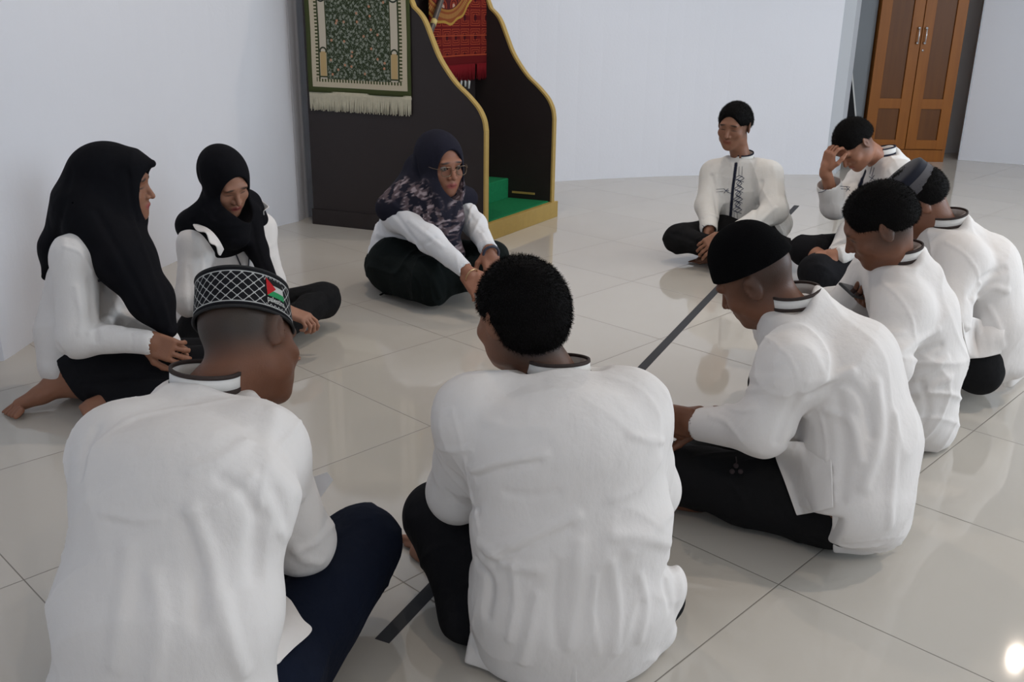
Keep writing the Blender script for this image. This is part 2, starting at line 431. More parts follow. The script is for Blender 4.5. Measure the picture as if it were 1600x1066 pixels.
# side wall with two windows and rear wall with one (all behind the frame), where the daylight comes from
FRAME = mat('window_frame_paint', (.7, .7, .68), .4)
GLASSM = mat('window_daylit_glass', (.8, .85, .9), .1, emit=((.75, .87, 1.0), 1.1))
def windowed_wall(name, axis, at_, lo, hi, wins, k0):
    mb = MB(); spans = []; c = lo
    for a, b in wins: spans.append((c, a, 0, 3.2)); spans.append((a, b, 0, .9)); spans.append((a, b, 2.6, 3.2)); c = b
    spans.append((c, hi, 0, 3.2))
    for a, b, z0, z1 in spans:
        if axis == 'x': mb.box((at_, (a+b)/2, (z0+z1)/2), (.06, (b-a)/2, (z1-z0)/2))
        else: mb.box(((a+b)/2, at_, (z0+z1)/2), ((b-a)/2, .06, (z1-z0)/2))
    struct(mb.build(name, WALL))
    for i, (a, b) in enumerate(wins):
        fr = MB()
        for q in np.linspace(a+.03, b-.03, 4):
            fr.box((at_, q, 1.75) if axis == 'x' else (q, at_, 1.75), (.03, .03, .85) if axis == 'x' else (.03, .03, .85))
        for z in (.93, 1.75, 2.57):
            fr.box((at_, (a+b)/2, z) if axis == 'x' else ((a+b)/2, at_, z), (.03, (b-a)/2, .03) if axis == 'x' else ((b-a)/2, .03, .03))
        o = struct(fr.build('window_%d' % (k0+i), FRAME))
        s_ = .07 if axis == 'x' else -.07
        gl = MB().box((at_+s_, (a+b)/2, 1.75) if axis == 'x' else ((a+b)/2, at_+s_, 1.75), (.004, (b-a)/2, .85) if axis == 'x' else ((b-a)/2, .004, .85)).build('pane', GLASSM, o)
windowed_wall('wall_side', 'x', 6.12, -4.4, 6.7, [(-2.5, .1), (1.9, 4.5)], 1)
windowed_wall('wall_rear', 'y', -4.34, -2.0, 6.1, [(-1.2, 2.2)], 3)
LAMPM = mat('lamp_diffuser', (.9, .9, .85), .3, emit=((1, .95, .88), 28))
RIM = mat('lamp_rim', (.8, .8, .8), .3)
lamp0 = None
for i, (x, y) in enumerate(LAMPS_AND_FILLS):
    if lamp0 is None:
        r = empty('ceiling_lamp_or_fill', (x, y, 3.2))
        rim = MB().tube([(x+.055*math.cos(q), y+.055*math.sin(q), 3.192) for q in np.linspace(0, 2*math.pi, 33)[:-1]], .010, 6, closed=True).build('rim', RIM, r, True)
        dif = MB().tube([(x, y, 3.199), (x, y, 3.188)], .028, 24).build('diffuser', LAMPM, r); lamp0 = r
    else:
        r = lamp0.copy(); C.objects.link(r); r.location = (x, y, 3.2)  # unseen copies added to light the people and the floor
        for ch in list(lamp0.children):
            c2 = ch.copy(); C.objects.link(c2); c2.parent = r
    setp(r, 'round recessed lamp in the white ceiling, one of a set mostly added for light', 'ceiling lamp', 'recessed ceiling lamps')

# prayer row tape on the floor
TAPE = mat('grey_tape', (.060, .062, .068), .8, .12, mottle=(14, .1))
tp = [Z(592, 992), Z(990, 583), Z(1115, 455), Z(1240, 322)]
d_ = nrm(tp[3]-tp[0]); n_ = np.cross(d_, (0, 0, 1))
def strip(name, a, b, wd, m, z=.0008):
    V = [a-n_*wd/2, a+n_*wd/2, b+n_*wd/2, b-n_*wd/2]; mb = MB(); mb.prism([(*v[:2], .0) for v in V], (0, 0, z)); return mb.build(name, m)
c_ = Z(995, 584); a_ = c_-d_*float((c_-Z(590, 1000))@d_); b_ = c_+d_*float((Z(1242, 321)-c_)@d_)
setp(strip('floor_tape', a_, b_, .034, TAPE), 'long grey tape strip stuck across the tiled floor through the circle', 'floor tape')

# ---------------------------------------------------------------- pulpit
DWOOD = mat('dark_brown_panel', (.020, .014, .014), .45, .35, mottle=(6, .15), bump=[(30, .0006, (1, 1, .1))])
GREEN = mat('green_carpet', (.012, .165, .065), .95, .1, mottle=(60, .2), bump=[(260, .002, S1)])
PU = np.array([-.93, .367, 0]); PW = np.array([.498, .867, 0]); PP = np.array([-.173, 5.125, 0])
NS = np.array([-.367, -.93, 0]); NF = np.array([.867, -.498, 0])
def pp(s, t, z): return PP+PU*s+PW*t+np.array([0, 0, z])
prof = [(-.012, .098), (-.012, .60), (-.005, .645), (.008, .68), (.034, .722), (.09, .779), (.157, .836), (.215, .905), (.262, .976), (.30, 1.06), (.337, 1.144), (.366, 1.185), (.405, 1.22)]
prof = [tuple(p[:2]) for p in cr([(a, b, 0) for a, b in prof[1:]], 4)]
full = [(-.012, .0)]+prof+[(.44, 1.30), (.45, 1.60), (.60, 1.75), (1.0, 1.78), (1.085, 1.70), (1.085, 0)]
root = empty('pulpit', pp(.5, .4, 0), 'dark brown wooden pulpit with gold edging and green carpeted steps', 'pulpit')
TH = .03
for side, t0 in (('near', 0), ('far', .78)):
    MB().prism([pp(a, t0, b) for a, b in full], PW*TH).build('side_panel', DWOOD, root)
    g = MB(); E_ = [(-.012, .098)]+prof+[(.44, 1.30), (.45, 1.60)]
    for i in range(len(E_)-1):
        a, b = np.array(E_[i]), np.array(E_[i+1]); t = b-a; nn = np.array([-t[1], t[0]])/np.hypot(*t); nn = -nn if nn[0] > 0 else nn
        q = [pp(*(a-nn*.004)[:1], t0-.003, (a-nn*.004)[1]), pp((b-nn*.004)[0], t0-.003, (b-nn*.004)[1]), pp((b+nn*.006)[0], t0-.003, (b+nn*.006)[1]), pp((a+nn*.006)[0], t0-.003, (a+nn*.006)[1])]
        g.prism(q, PW*(TH+.006))
    g.build('gold_edge', GOLD, root)
    # skirting board along the foot of the outer side
    if side == 'near':
        MB().prism([pp(0, 0, 0)+NS*.010, pp(1.09, 0, 0)+NS*.010, pp(1.09, 0, .092)+NS*.010, pp(0, 0, .092)+NS*.010], -NS*.009).build('skirting', DWOOD, root)
MB().box(pp(-.016, .405, .049), (.43, .016, .049), np.array([PW, -PU, (0, 0, 1)])).build('gold_riser_board', GOLD, root, bevel=.002)
# carpeted steps between the side panels
def stepbox(s0, s1, z0, z1, name, m): 
    return MB().box(pp((s0+s1)/2, .405, (z0+z1)/2), (.374, (s1-s0)/2, (z1-z0)/2), np.array([PW, -PU, (0, 0, 1)])).build(name, m, root, bevel=.006)
stepbox(0, .27, .0, .104, 'carpeted_step', GREEN)
stepbox(.27, .50, .0, .225, 'carpeted_step', GREEN)
MB().box(pp(.51, .405, .80), (.374, .012, .80), np.array([PW, -PU, (0, 0, 1)])).build('lectern_board', DWOOD, root)
MB().box(pp(1.07, .405, .85), (.374, .012, .85), np.array([PW, -PU, (0, 0, 1)])).build('rear_board', DWOOD, root)
MB().box(pp(.17, .778, .14), (.002, .075, .006), np.array([PW, -PU, (0, 0, 1)])).build('gold_strip', GOLD, root)

def uvsheet(name, P, m, parent=None, nx=40, ny=60, th=.006, disp=None):
    """cloth hanging between corner points P=[top-left, top-right, bottom-right, bottom-left] with thickness; uv in metres from bottom left"""
    P = [np.array(p, float) for p in P]; W_ = np.linalg.norm(P[2]-P[3]); Hh = np.linalg.norm(P[0]-P[3]); nn = nrm(np.cross(P[2]-P[3], P[0]-P[3]))
    V = []; UV = []
    for j in range(ny+1):
        for i in range(nx+1):
            u, v = i/nx, j/ny; p = (P[3]*(1-u)+P[2]*u)*(1-v)+(P[0]*(1-u)+P[1]*u)*v
            if disp: p = p+nn*disp(u, v)
            V.append(p); UV.append((u*W_, v*Hh))
    Fc = [(j*(nx+1)+i, j*(nx+1)+i+1, (j+1)*(nx+1)+i+1, (j+1)*(nx+1)+i) for j in range(ny) for i in range(nx)]
    me = pymesh(name, V, Fc); uv = me.uv_layers.new(name='UVMap')
    for lp in me.loops: uv.data[lp.index].uv = UV[lp.vertex_index]
    o = link(name, me, m, parent); s = o.modifiers.new('t', 'SOLIDIFY'); s.thickness = th; s.offset = 1
    return o, W_, Hh
def uvmat(name, rough=.9):
    m = bpy.data.materials.new(name); m.use_nodes = True; nt = m.node_tree; b = nt.nodes['Principled BSDF']
    b.inputs['Roughness'].default_value = rough; b.inputs['Specular IOR Level'].default_value = .15
    uvn = nt.nodes.new('ShaderNodeUVMap'); sp = nt.nodes.new('ShaderNodeSeparateXYZ'); nt.links.new(uvn.outputs[0], sp.inputs[0])
    return m, nt, b, X(nt, sp.outputs[0]), X(nt, sp.outputs[1]), uvn
# --- green rug over the near side panel: u 0..W from the left (rear) edge, v from the bottom
GW = .655                                   # rug width
m, nt, b, u, v, uvn = uvmat('green_floral_rug')
def vor(scale, feat='F1', rnd=1.):
    n = nt.nodes.new('ShaderNodeTexVoronoi'); n.voronoi_dimensions = '2D'; n.feature = feat; n.inputs['Scale'].default_value = scale; n.inputs['Randomness'].default_value = rnd
    nt.links.new(uvn.outputs[0], n.inputs['Vector']); return n
ns = nt.nodes.new('ShaderNodeTexNoise'); ns.inputs['Scale'].default_value = 60; nt.links.new(uvn.outputs[0], ns.inputs['Vector'])
fld = mixc(nt, ns.outputs['Fac'], (.024, .036, .018), (.050, .066, .036))
v1 = vor(40); v2 = vor(24, rnd=.9); v3 = vor(75)
blob = (X(nt, v1.outputs['Distance'])+(X(nt, ns.outputs['Fac'])-.5)*.5).lt(.27)
fld = mixc(nt, blob*.7, fld, (.27, .29, .25))
core = X(nt, v1.outputs['Distance']).lt(.11)
fld = mixc(nt, core*.8, fld, (.16, .20, .13))
b2 = (X(nt, v2.outputs['Distance'])).lt(.17); sc2 = nt.nodes.new('ShaderNodeSeparateXYZ'); nt.links.new(v2.outputs['Color'], sc2.inputs[0])
fld = mixc(nt, b2*(X(nt, sc2.outputs[0]).gt(.72)), fld, (.45, .22, .13))
b3 = (X(nt, v3.outputs['Distance'])).lt(.16)
fld = mixc(nt, b3*.5, fld, (.34, .38, .33))
# curling stems
stem = (((u*70.+(v*45.).sin()*1.4).sin()*(v*62.+(u*50.).sin()*1.6).sin()).abs()).lt(.05)
fld = mixc(nt, stem*.45, fld, (.33, .36, .30))
e = u.min(-u+GW)                           # distance to the nearest long side
eb = e.min(v)                              # and to the bottom
cream, dgreen = (.50, .44, .33), (.055, .068, .025)
col = fld
colm = e.lt(.132)*(v.gt(.075)); col = mixc(nt, colm, col, (.05, .06, .03))      # dark line beside the columns
colm = (e-.105).abs().lt(.021)*v.gt(.075); col = mixc(nt, colm, col, (.52, .47, .38))   # cream columns
cap_ = (e-.105).abs().lt(.019)*(v-.155).abs().lt(.065); col = mixc(nt, cap_, col, (.46, .33, .16))
arch = ((((e-.105)*(e-.105)+(v-.222)*(v-.222)).sqrt()-.019).abs()).lt(.0045)*v.gt(.215); col = mixc(nt, arch, col, (.04, .05, .03))
foot_ = ((e-.105).abs().lt(.022))*((v-.086).abs().lt(.004)); col = mixc(nt, foot_, col, (.04, .05, .03))
rr_ = ((e-.105)*(e-.105)+(v-.515)*(v-.515)*.8).sqrt()
col = mixc(nt, rr_.lt(.033), col, (.03, .04, .03)); col = mixc(nt, rr_.lt(.025), col, (.55, .52, .45)); col = mixc(nt, rr_.lt(.014), col, (.02, .02, .03))
bord = eb.lt(.074); col = mixc(nt, bord, col, cream)
tooth = (eb-.066).abs().lt(.008)*((u*55.).fract().lt(.5)*v.lt(.08)+(v*55.).fract().lt(.5)*v.gt(.08)).min(1.); col = mixc(nt, tooth, col, dgreen)
col = mixc(nt, (eb-.044).abs().lt(.0035)*0.0, col, dgreen)
col = mixc(nt, eb.lt(.030), col, dgreen)
nt.links.new(col, b.inputs['Base Color'])
GRUG = m
CREAMT = mat('cream_fringe', (.52, .49, .38), .9, .2, mottle=(50, .15))
def hangline(px, py):                       # pulpit side plane, slightly proud of it
    r = ray(px, py); n = NS; t = ((PP+NS*.006-CAM)@n)/(r@n); return CAM+r*t
bl, br = hangline(484, 143), hangline(643, 152); tl, tr = hangline(474, -2), hangline(639, -2)
up_l = nrm(tl-bl); up_r = nrm(tr-br)
T_l, T_r = bl+np.array([0, 0, 1.70-bl[2]]), br+np.array([0, 0, 1.70-br[2]])
GW_ = np.linalg.norm(br-bl); print('green rug width', GW_, bl, br)
rug = empty('prayer_rug', (bl+br)/2, 'green floral prayer rug with cream fringe hung over the side of the pulpit', 'rug')
uvsheet('rug_cloth', [T_l, T_r, br, bl], GRUG, rug, disp=lambda u, v: .004*math.sin(u*9+1)*(1-v)+.002*math.sin(v*14))
fr_ = MB(); nn = NS
for i in range(118):
    q = (i+.5)/118; p = bl*(1-q)+br*q+nn*.004; L = .098+RNG.uniform(-.006, .006)-(.012 if i > 60 else 0)*0
    sx = RNG.uniform(-.006, .006); e_ = nrm(br-bl)
    fr_.tube([p+(0, 0, .006), p+(0, 0, -.02), p+e_*sx*.6+(0, 0, -L*.6)+nn*RNG.uniform(0, .004), p+e_*sx+(0, 0, -L)+nn*RNG.uniform(0, .006)], [.0028, .003, .0036, .0032], 5)
fr_.prism([bl+(0, 0, -.016)-nn*.002, br+(0, 0, -.016)-nn*.002, br+(0, 0, -.002)-nn*.002, bl+(0, 0, -.002)-nn*.002], nn*.007)
fr_.build('fringe', CREAMT, rug, True)

# --- red rug hanging inside over the lectern
m, nt, b, u, v, uvn = uvmat('red_patterned_rug')
ns = nt.nodes.new('ShaderNodeTexNoise'); ns.inputs['Scale'].default_value = 120; nt.links.new(uvn.outputs[0], ns.inputs['Vector'])
col = mixc(nt, ns.outputs['Fac'], (.070, .003, .004), (.12, .008, .007))
line = (.27, .045, .018)
# meander border: squared spirals
T = .105
a_u = ((u/T).fract()-.5); a_v = ((v/T).fract()-.5)
lin = a_u.abs().max(a_v.abs()); ringm = (((lin*8.5).fract()-.5).abs()).lt(.16)
cutk = ((a_u+a_v*.6).gt(.04)*a_v.abs().lt(.12))
col = mixc(nt, (ringm*(-cutk+1.)), col, line)
hexx = (a_u.abs()*.9+a_v.abs()*.55).lt(.12); col = mixc(nt, hexx, col, (.035, .002, .004))
for off in (.045, .155, .49-.045, ):
    pass
bd = ((v-.055).abs().lt(.004)+(v-.165).abs().lt(.003)).min(1.); col = mixc(nt, bd, col, line)
low = v.lt(.05); col = mixc(nt, low, col, (.085, .004, .005))
# round medallion with its centre up and to the left
cu, cv = u-.17, v-.56
R_ = (cu*cu+cv*cv).sqrt(); th = cv.atan2(cu)
wob = R_+((th*14.).sin())*.006
med = wob.lt(.335); col = mixc(nt, med, col, (.20, .055, .018))
col = mixc(nt, ((wob-.328).abs()).lt(.007), col, (.33, .20, .04))
dots = ((th*22.).fract().lt(.4))*((R_-.292).abs()).lt(.012); col = mixc(nt, dots, col, (.34, .21, .06))
col = mixc(nt, ((R_-.262).abs()).lt(.006), col, (.26, .12, .03))
col = mixc(nt, R_.lt(.255), col, (.055, .010, .012))
vv = nt.nodes.new('ShaderNodeTexVoronoi'); vv.voronoi_dimensions = '2D'; vv.inputs['Scale'].default_value = 9.5; vv.inputs['Randomness'].default_value = .35; nt.links.new(uvn.outputs[0], vv.inputs['Vector'])
fl_ = X(nt, vv.outputs['Distance']); col = mixc(nt, fl_.lt(.40)*R_.lt(.25), col, (.20, .028, .012)); col = mixc(nt, fl_.lt(.13)*R_.lt(.25), col, (.38, .26, .20))
col = mixc(nt, ((fl_-.26).abs()).lt(.03)*R_.lt(.25), col, (.045, .004, .006))
nt.links.new(col, b.inputs['Base Color']); RRUG = m
def lectp(px, py, s=.44):
    n = NF; r = ray(px, py); t = ((PP+PU*s-CAM)@n)/(r@n); return CAM+r*t
tr_, br_ = lectp(768, -2), lectp(762, 99)
wd_ = .62; bl_ = br_-PW*wd_; tl_ = np.array([bl_[0], bl_[1], tr_[2]])
trt = np.array([br_[0], br_[1], 1.72]); tlt = np.array([bl_[0], bl_[1], 1.72])
rr2 = empty('prayer_rug', (bl_+br_)/2, 'red patterned prayer rug hanging inside the pulpit over the lectern', 'rug')
uvsheet('rug_cloth', [tlt, trt, br_, bl_], RRUG, rr2, disp=lambda u, v: .01*math.sin(u*8)*(1-v*.5))
REDF = mat('red_fringe', (.14, .004, .008), .9, .2)
fr_ = MB()
for i in range(80):
    q = (i+.5)/80; p = bl_*(1-q)+br_*q+NF*(.004+.01*math.sin(q*8)); L = .088+RNG.uniform(-.006, .006); e_ = PW
    if 60 < i < 63: continue
    fr_.tube([p+(0, 0, .006), p+(0, 0, -.03), p+e_*RNG.uniform(-.006, .006)+(0, 0, -L)], [.0034, .0038, .003], 5)
fr_.build('fringe', REDF, rr2, True)
# a darker green cloth with white tassels shows under the red rug
b3r = lectp(735, 122, .462); b3l = lectp(690, 120, .462); gz = empty('prayer_rug', (b3l+b3r)/2, 'dark green cloth with white tassels peeping out below the red rug in the pulpit', 'cloth')
mb = MB(); mb.prism([b3l+(0, 0, 0), b3r, b3r+(0, 0, .3), b3l+(0, 0, .3)], NF*-.004); mb.build('cloth', mat('dark_green_cloth', (.008, .03, .015), .9), gz)
mb = MB()
for i in range(7):
    q = (i+.5)/7; p = b3l*(1-q)+b3r*q+NF*.003
    mb.tube([p+(0, 0, .004), p+(0, 0, -.02), p+PW*RNG.uniform(-.004, .004)+(0, 0, -.05-RNG.uniform(0, .012))], [.005, .0095, .007], 7)
mb.build('fringe', mat('white_tassel', (.55, .55, .52), .9), gz, True)
# wooden staff leaning in front of the red rug
def at_s(px, py, s): return lectp(px, py, s)
s0, s1 = at_s(668, 64, .36), at_s(690, -2, .42); dd = nrm(s1-s0)
st = empty('staff', s0, 'dark wooden staff with a brass ring leaning on the red rug', 'staff')
MB().tube([s0-dd*.045, s0, s1, s1+dd*.3], .0155, 12).build('shaft', mat('staff_wood', (.05, .042, .038), .4), st, True)
c1 = s0+dd*.135; MB().tube([c1-dd*.017, c1+dd*.017], .0175, 16).build('brass_ring', mat('brass', (.5, .40, .15), .4, mottle=(20, .1)), st, True)

# ---------------------------------------------------------------- wardrobe in the alcove
m, nt, b, u, v, uvn = uvmat('varnished_wood', .35)
WOOD = mat('varnished_wood', (.27, .105, .018), .38, .45, mottle=(3, .1), bump=[(40, .0006, (1, 1, .06))])
def wood(name, c1, c2):
    m = bpy.data.materials.new(name); m.use_nodes = True; nt = m.node_tree; b = nt.nodes['Principled BSDF']
    b.inputs['Roughness'].default_value = .4; b.inputs['Specular IOR Level'].default_value = .22; tc = nt.nodes.new('ShaderNodeTexCoord'); mp = nt.nodes.new('ShaderNodeMapping'); mp.inputs['Scale'].default_value = (14, 14, .9)
    nt.links.new(tc.outputs['Object'], mp.inputs[0]); n = nt.nodes.new('ShaderNodeTexNoise'); n.inputs['Scale'].default_value = 2.2; n.inputs['Detail'].default_value = 5; n.inputs['Distortion'].default_value = .8
    nt.links.new(mp.outputs[0], n.inputs['Vector']); nt.links.new(mixc(nt, n.outputs['Fac'], c1, c2), b.inputs['Base Color']); return m
WFR = wood('orange_wood', (.20, .062, .008), (.33, .115, .015)); WPN = wood('brown_wood_panel', (.085, .030, .007), (.155, .055, .011))
X0, X1, YF = 3.055, 3.785, 8.44
wr = empty('wardrobe', ((X0+X1)/2, 8.7, 0), 'tall varnished two-door wooden wardrobe standing in the alcove', 'wardrobe')
mb = MB()
mb.box((X0+.012, 8.70, 1.05), (.012, .26, 1.05)).box((X1-.012, 8.70, 1.05), (.012, .26, 1.05)).box(((X0+X1)/2, 8.70, 2.09), (.36, .26, .012)).box(((X0+X1)/2, 8.955, 1.05), (.36, .006, 1.05)).box(((X0+X1)/2, 8.70, .10), (.36, .24, .01))
mb.build('carcass', WFR, wr)
MB().box(((X0+X1)/2, YF+.012, .052), (.362, .010, .052)).build('plinth', WFR, wr, bevel=.002)
xm = (X0+X1)/2+.005
HND = mat('steel_handle', (.7, .7, .7), .25, metal=1)
for k, (a, c) in enumerate(((X0+.002, xm-.003), (xm+.003, X1-.002))):
    mb = MB(); zs = [(.112, .19), (.455, .54), (2.0, 2.08)]
    mb.box((a+.045, YF, 1.095), (.045, .012, .985)).box((c-.045, YF, 1.095), (.045, .012, .985))
    for z0, z1 in zs: mb.box(((a+c)/2, YF, (z0+z1)/2), ((c-a)/2-.088, .0115, (z1-z0)/2))
    dr = mb.build('door', WFR, wr, bevel=.002)
    MB().box(((a+c)/2, YF+.006, .3225), ((c-a)/2-.09, .006, .134)).build('lower_panel', WPN, dr)
    MB().box(((a+c)/2, YF+.006, 1.27), ((c-a)/2-.09, .006, .732)).build('upper_panel', WPN, dr)
    hx = (c-.028) if k == 0 else (a+.028)
    hb = MB()
    hb.tube([(hx, YF-.012, 1.00), (hx, YF-.035, 1.005), (hx, YF-.038, 1.06), (hx, YF-.035, 1.115), (hx, YF-.012, 1.12)], .005, 8)
    for z in (1.0, 1.12): hb.tube([(hx, YF-.011, z), (hx, YF-.030, z)], [.012, .010], 12)
    hb.build('handle', HND, dr, True)
    if k == 1: MB().tube([(hx-.004, YF-.011, .94), (hx-.004, YF-.016, .94)], .009, 12).build('keyhole', HND, dr, True)
struct(MB().box((2.80, 8.76, 1.6), (.245, .28, 1.6)).build('trim_3', mat('shaded_alcove_return', (.22, .235, .25), .8, .2)))  # alcove return darkened in its colour for the weak light there
# thin board leaning in the gap left of the wardrobe
lbr = empty('leaning_board', (2.85, 8.45, 0), 'thin dark board with a pale edge leaning in the gap beside the wardrobe', 'board')
pa, pb = A(1328, 95, Z(1337, 225, .15)@FW), None
a0 = np.array([2.893, 8.30, .84]); 
def aty(px, py, Y): r = ray(px, py); return CAM+r*(Y/r[1])
a0 = aty(1328.5, 96, 8.30); a1 = aty(1339, 215, 8.30); dn = nrm(a1-a0); a2 = a0+dn*(a0[2]/-dn[2])
MB().prism([a0, a2, a2+(-.10, .17, 0), a0+(-.02, .17, 0)], (-.004, 0, 0)).build('panel', mat('dark_board', (.02, .02, .022), .6), lbr)
MB().prism([a0+(.0, -.003, 0), a2+(0, -.003, 0), a2+(.012, -.003, 0), a0+(.012, -.003, 0)], (0, .02, 0)).build('pale_edge', mat('pale_edge_paint', (.6, .6, .58), .6), lbr)
# ---------------------------------------------------------------- anatomy
SK = (.235, .105, .060)
def loc_fn(c, M, s=1.): 
    c = np.array(c, float)
    return lambda x, y, z: c+(np.array([x, y, z])*s)@M
def head(S, c, f, up=(0, 0, 1), s=1., paint=None, skin=SK, lids=True, female=False, ears=True):
    """skull, face, ears and their colours; local axes right, forward, up with the origin between the ears"""
    M = frame(f, up); L = loc_fn(c, M, s)
    S.ell(L(0, -.012, .028), np.array([.074, .094, .084])*s, M, .0)
    S.ell(L(0, .022, -.032), np.array([.060, .066, .078])*s, M, .03*s)
    S.ell(L(0, .050, -.070), np.array([.036, .036, .036])*s, M, .035*s)          # jaw and chin
    if female: S.ell(L(0, .034, -.052), np.array([.056, .050, .052])*s, M, .02*s)
    S.ell(L(0, .074, -.090), np.array([.020, .016, .014])*s, M, .02*s)
    for q in (-1, 1):
        S.ell(L(q*.040, .058, -.022), np.array([.022, .022, .020])*s, M, .02*s)     # cheek bones
        S.ell(L(q*.050, .010, -.060), np.array([.016, .034, .024])*s, M, .025*s)    # jaw angle
    S.cone(L(-.036, .078, .030), L(.036, .078, .030), .010*s, .010*s, .018*s)        # brow
    S.cone(L(0, .084, .014), L(0, .106, -.024), .0060*s, .0095*s, .012*s)            # nose
    for q in (-1, 1): S.ell(L(q*.0125, .093, -.027), np.array([.0085, .0095, .0075])*s, M, .006*s)
    for q in (-1, 1):
        S.ell(L(q*.031, .098, .010), np.array([.017, .013, .010])*s, M, .012*s, sub=True)
    S.cone(L(-.019, .0845, -.0535), L(.0, .0925, -.0510), .0052*s, .0062*s, .006*s).cone(L(.019, .0845, -.0535), L(.0, .0925, -.0510), .0052*s, .0062*s, .006*s)
    S.cone(L(-.015, .0855, -.0610), L(.015, .0855, -.0610), .0062*s, .0062*s, .005*s)
    if ears:
        for q in (-1, 1):
            E_ = frame(M[1]*.93+M[0]*q*.36, M[2]*.97-M[1]*.2)
            S.ell(L(q*.077, -.012, .000), np.array([.0075, .020, .033])*s, E_, .006*s)
            S.ell(L(q*.089, -.004, .004), np.array([.007, .010, .016])*s, E_, .006*s, sub=True)
    if paint is not None:
        sk = np.array(skin)
        paint.append(p_ell(L(0, .090, -.0565), np.array([.022, .014, .0115])*s, M, sk*(.95, .60, .62) if not female else (.30, .07, .065), .25))
        paint.append(p_ell(L(0, .10, -.0570), np.array([.020, .03, .0011])*s, M, sk*.25, .6))  # parting of the lips, its shade painted into the skin
        for q in (-1, 1):
            paint.append(p_ell(L(q*.031, .088, .031), np.array([.018, .02, .0038])*s, frame(M[1], M[2]+M[0]*q*.15), (.02, .013, .010), .4))    # brow
            if lids: paint.append(p_ell(L(q*.031, .088, .0035), np.array([.0155, .02, .0022])*s, frame(M[1], M[2]+M[0]*q*.12), (.02, .012, .010), .45))  # lashes of a lowered lid
            paint.append(p_ell(L(q*.0065, .104, -.0345), np.array([.0036, .007, .0022])*s, M, sk*.2, .4))  # nostrils, shade of the openings painted as dark skin
    return M, L
def eyes(root, L, M, s, skin):
    """open eyes: two small balls with a dark iris, a lid above"""
    for q in (-1, 1):
        c = L(q*.031, .0755, .0085)
        me = Shape().ell(c, np.array([.0125, .0125, .0105])*s, M, 0).mesh('eye', .0011, [p_ell(L(q*.031, .0885, .008), np.array([.0055, .006, .0055])*s, M, (.012, .007, .005), .1)], (.30, .27, .25))
        link('eye', me, EYEM, root)
        P = [L(q*.031-.0145, .083, .006), L(q*.031-.007, .0885, .0135), L(q*.031+.006, .0885, .0138), L(q*.031+.0145, .083, .007)]
        MB().tube(cr(P, 4), .0018*s, 6).build('eyelashes', HAIR, root, True)
def hairshape(L, M, s, top=1.0, back=-.075, amp=.0009, side=.0, fringe=.058, seed=3, wide=1.):
    """short hair: a cap of hair cut away over the face"""
    S = Shape()
    S.ell(L(0, -.016, .034), np.array([.0815*wide, .102, .090*top])*s, M, 0)
    S.ell(L(0, -.045, .0), np.array([.074*wide, .066, .080])*s, M, .03)
    S.cone(L(0, .100, fringe-.115), L(0, .150, fringe+.035), .082*s, .06*s, .012*s, u=M[0], sc=1.25, sub=True)
    S.cut(L(0, 0, back), -M[2]+M[1]*.25, .05)
    for q in (-1, 1): S.ell(L(q*.085, .045, -.045), np.array([.035, .060, .062])*s, M, .022, sub=True)
    w1 = ripple(amp, seed, 110.); w2 = ripple(amp*.8, seed+5, 420.)
    S.wr = lambda p: w1(p)+w2(p)
    return S
def neck(S, L, nb, s=1., r=.047, f=None):
    S.cone(L(0, -.022, -.045), np.array(nb)-(0, 0, .03), r*s, (r+.002)*s, .03)
def hand(S, wr, d, n, side, curl=(.5, .6, .6, .7), thumb=.35, s=1., paint=None, skin=SK, spread=.03):
    """palm, four fingers and a thumb: d finger direction, n palm side normal, side=+1/-1 picks where the thumb leaves"""
    d = nrm(d); n = nrm(np.array(n)-d*(np.array(n)@d)); t = np.cross(d, n)*side; M = np.array([t, d, n]); wr = np.array(wr, float)
    P = lambda a, b, c: wr+(np.array([a, b, c])*s)@M
    S.cone(P(0, -.02, 0), P(0, .02, 0), .024*s, .024*s, .012, u=t, sc=1.15)
    S.box(P(.0, .052, 0), np.array([.040, .042, .0125])*s, M, .012*s, .014*s)
    S.ell(P(.026, .035, .008), np.array([.018, .030, .013])*s, M, .012*s)
    offs = (.030, .010, -.010, -.029); ln = (.072, .080, .074, .058); rr = (.0086, .0088, .0084, .0076)
    tips = []
    for i in range(4):
        a = curl[i]*1.0; q = P(offs[i], .088-(.004 if i in (0, 3) else 0), 0); cur = 0.; pts = [q]
        for j, fr_ in enumerate((.45, .31, .24)):
            cur += a*(.8 if j == 0 else 1.0)
            v = np.array([math.sin(spread*(1.5-i)*2), math.cos(cur), math.sin(cur)]); q = q+(nrm(v)*ln[i]*fr_*s)@M; pts.append(q)
        S.chain(pts, [rr[i]*s, rr[i]*.95*s, rr[i]*.88*s, rr[i]*.74*s], .004*s); tips.append(pts)
        if paint is not None:
            v = nrm(pts[3]-pts[2]); back = nrm(np.cross(v, t)); back = back if back@n < 0 else -back
            paint.append(p_ell(pts[3]+v*.002+back*.006*s, np.array([.0055, .0065, .004])*s, np.array([t, v, back]), np.clip(np.array(skin)*1.7, 0, .6), .3))
    q0 = P(.030, .022, .006); dv = nrm(np.array([.75, .75, thumb])); q1 = q0+(dv*.036*s)@M
    dv2 = nrm(np.array([.25, .95, thumb*1.3])); q2 = q1+(dv2*.032*s)@M; q3 = q2+(nrm(dv2+np.array([-.2, 0, .1]))*.024*s)@M
    S.chain([q0, q1, q2, q3], [.014*s, .0105*s, .0100*s, .0084*s], .006*s)
    return tips
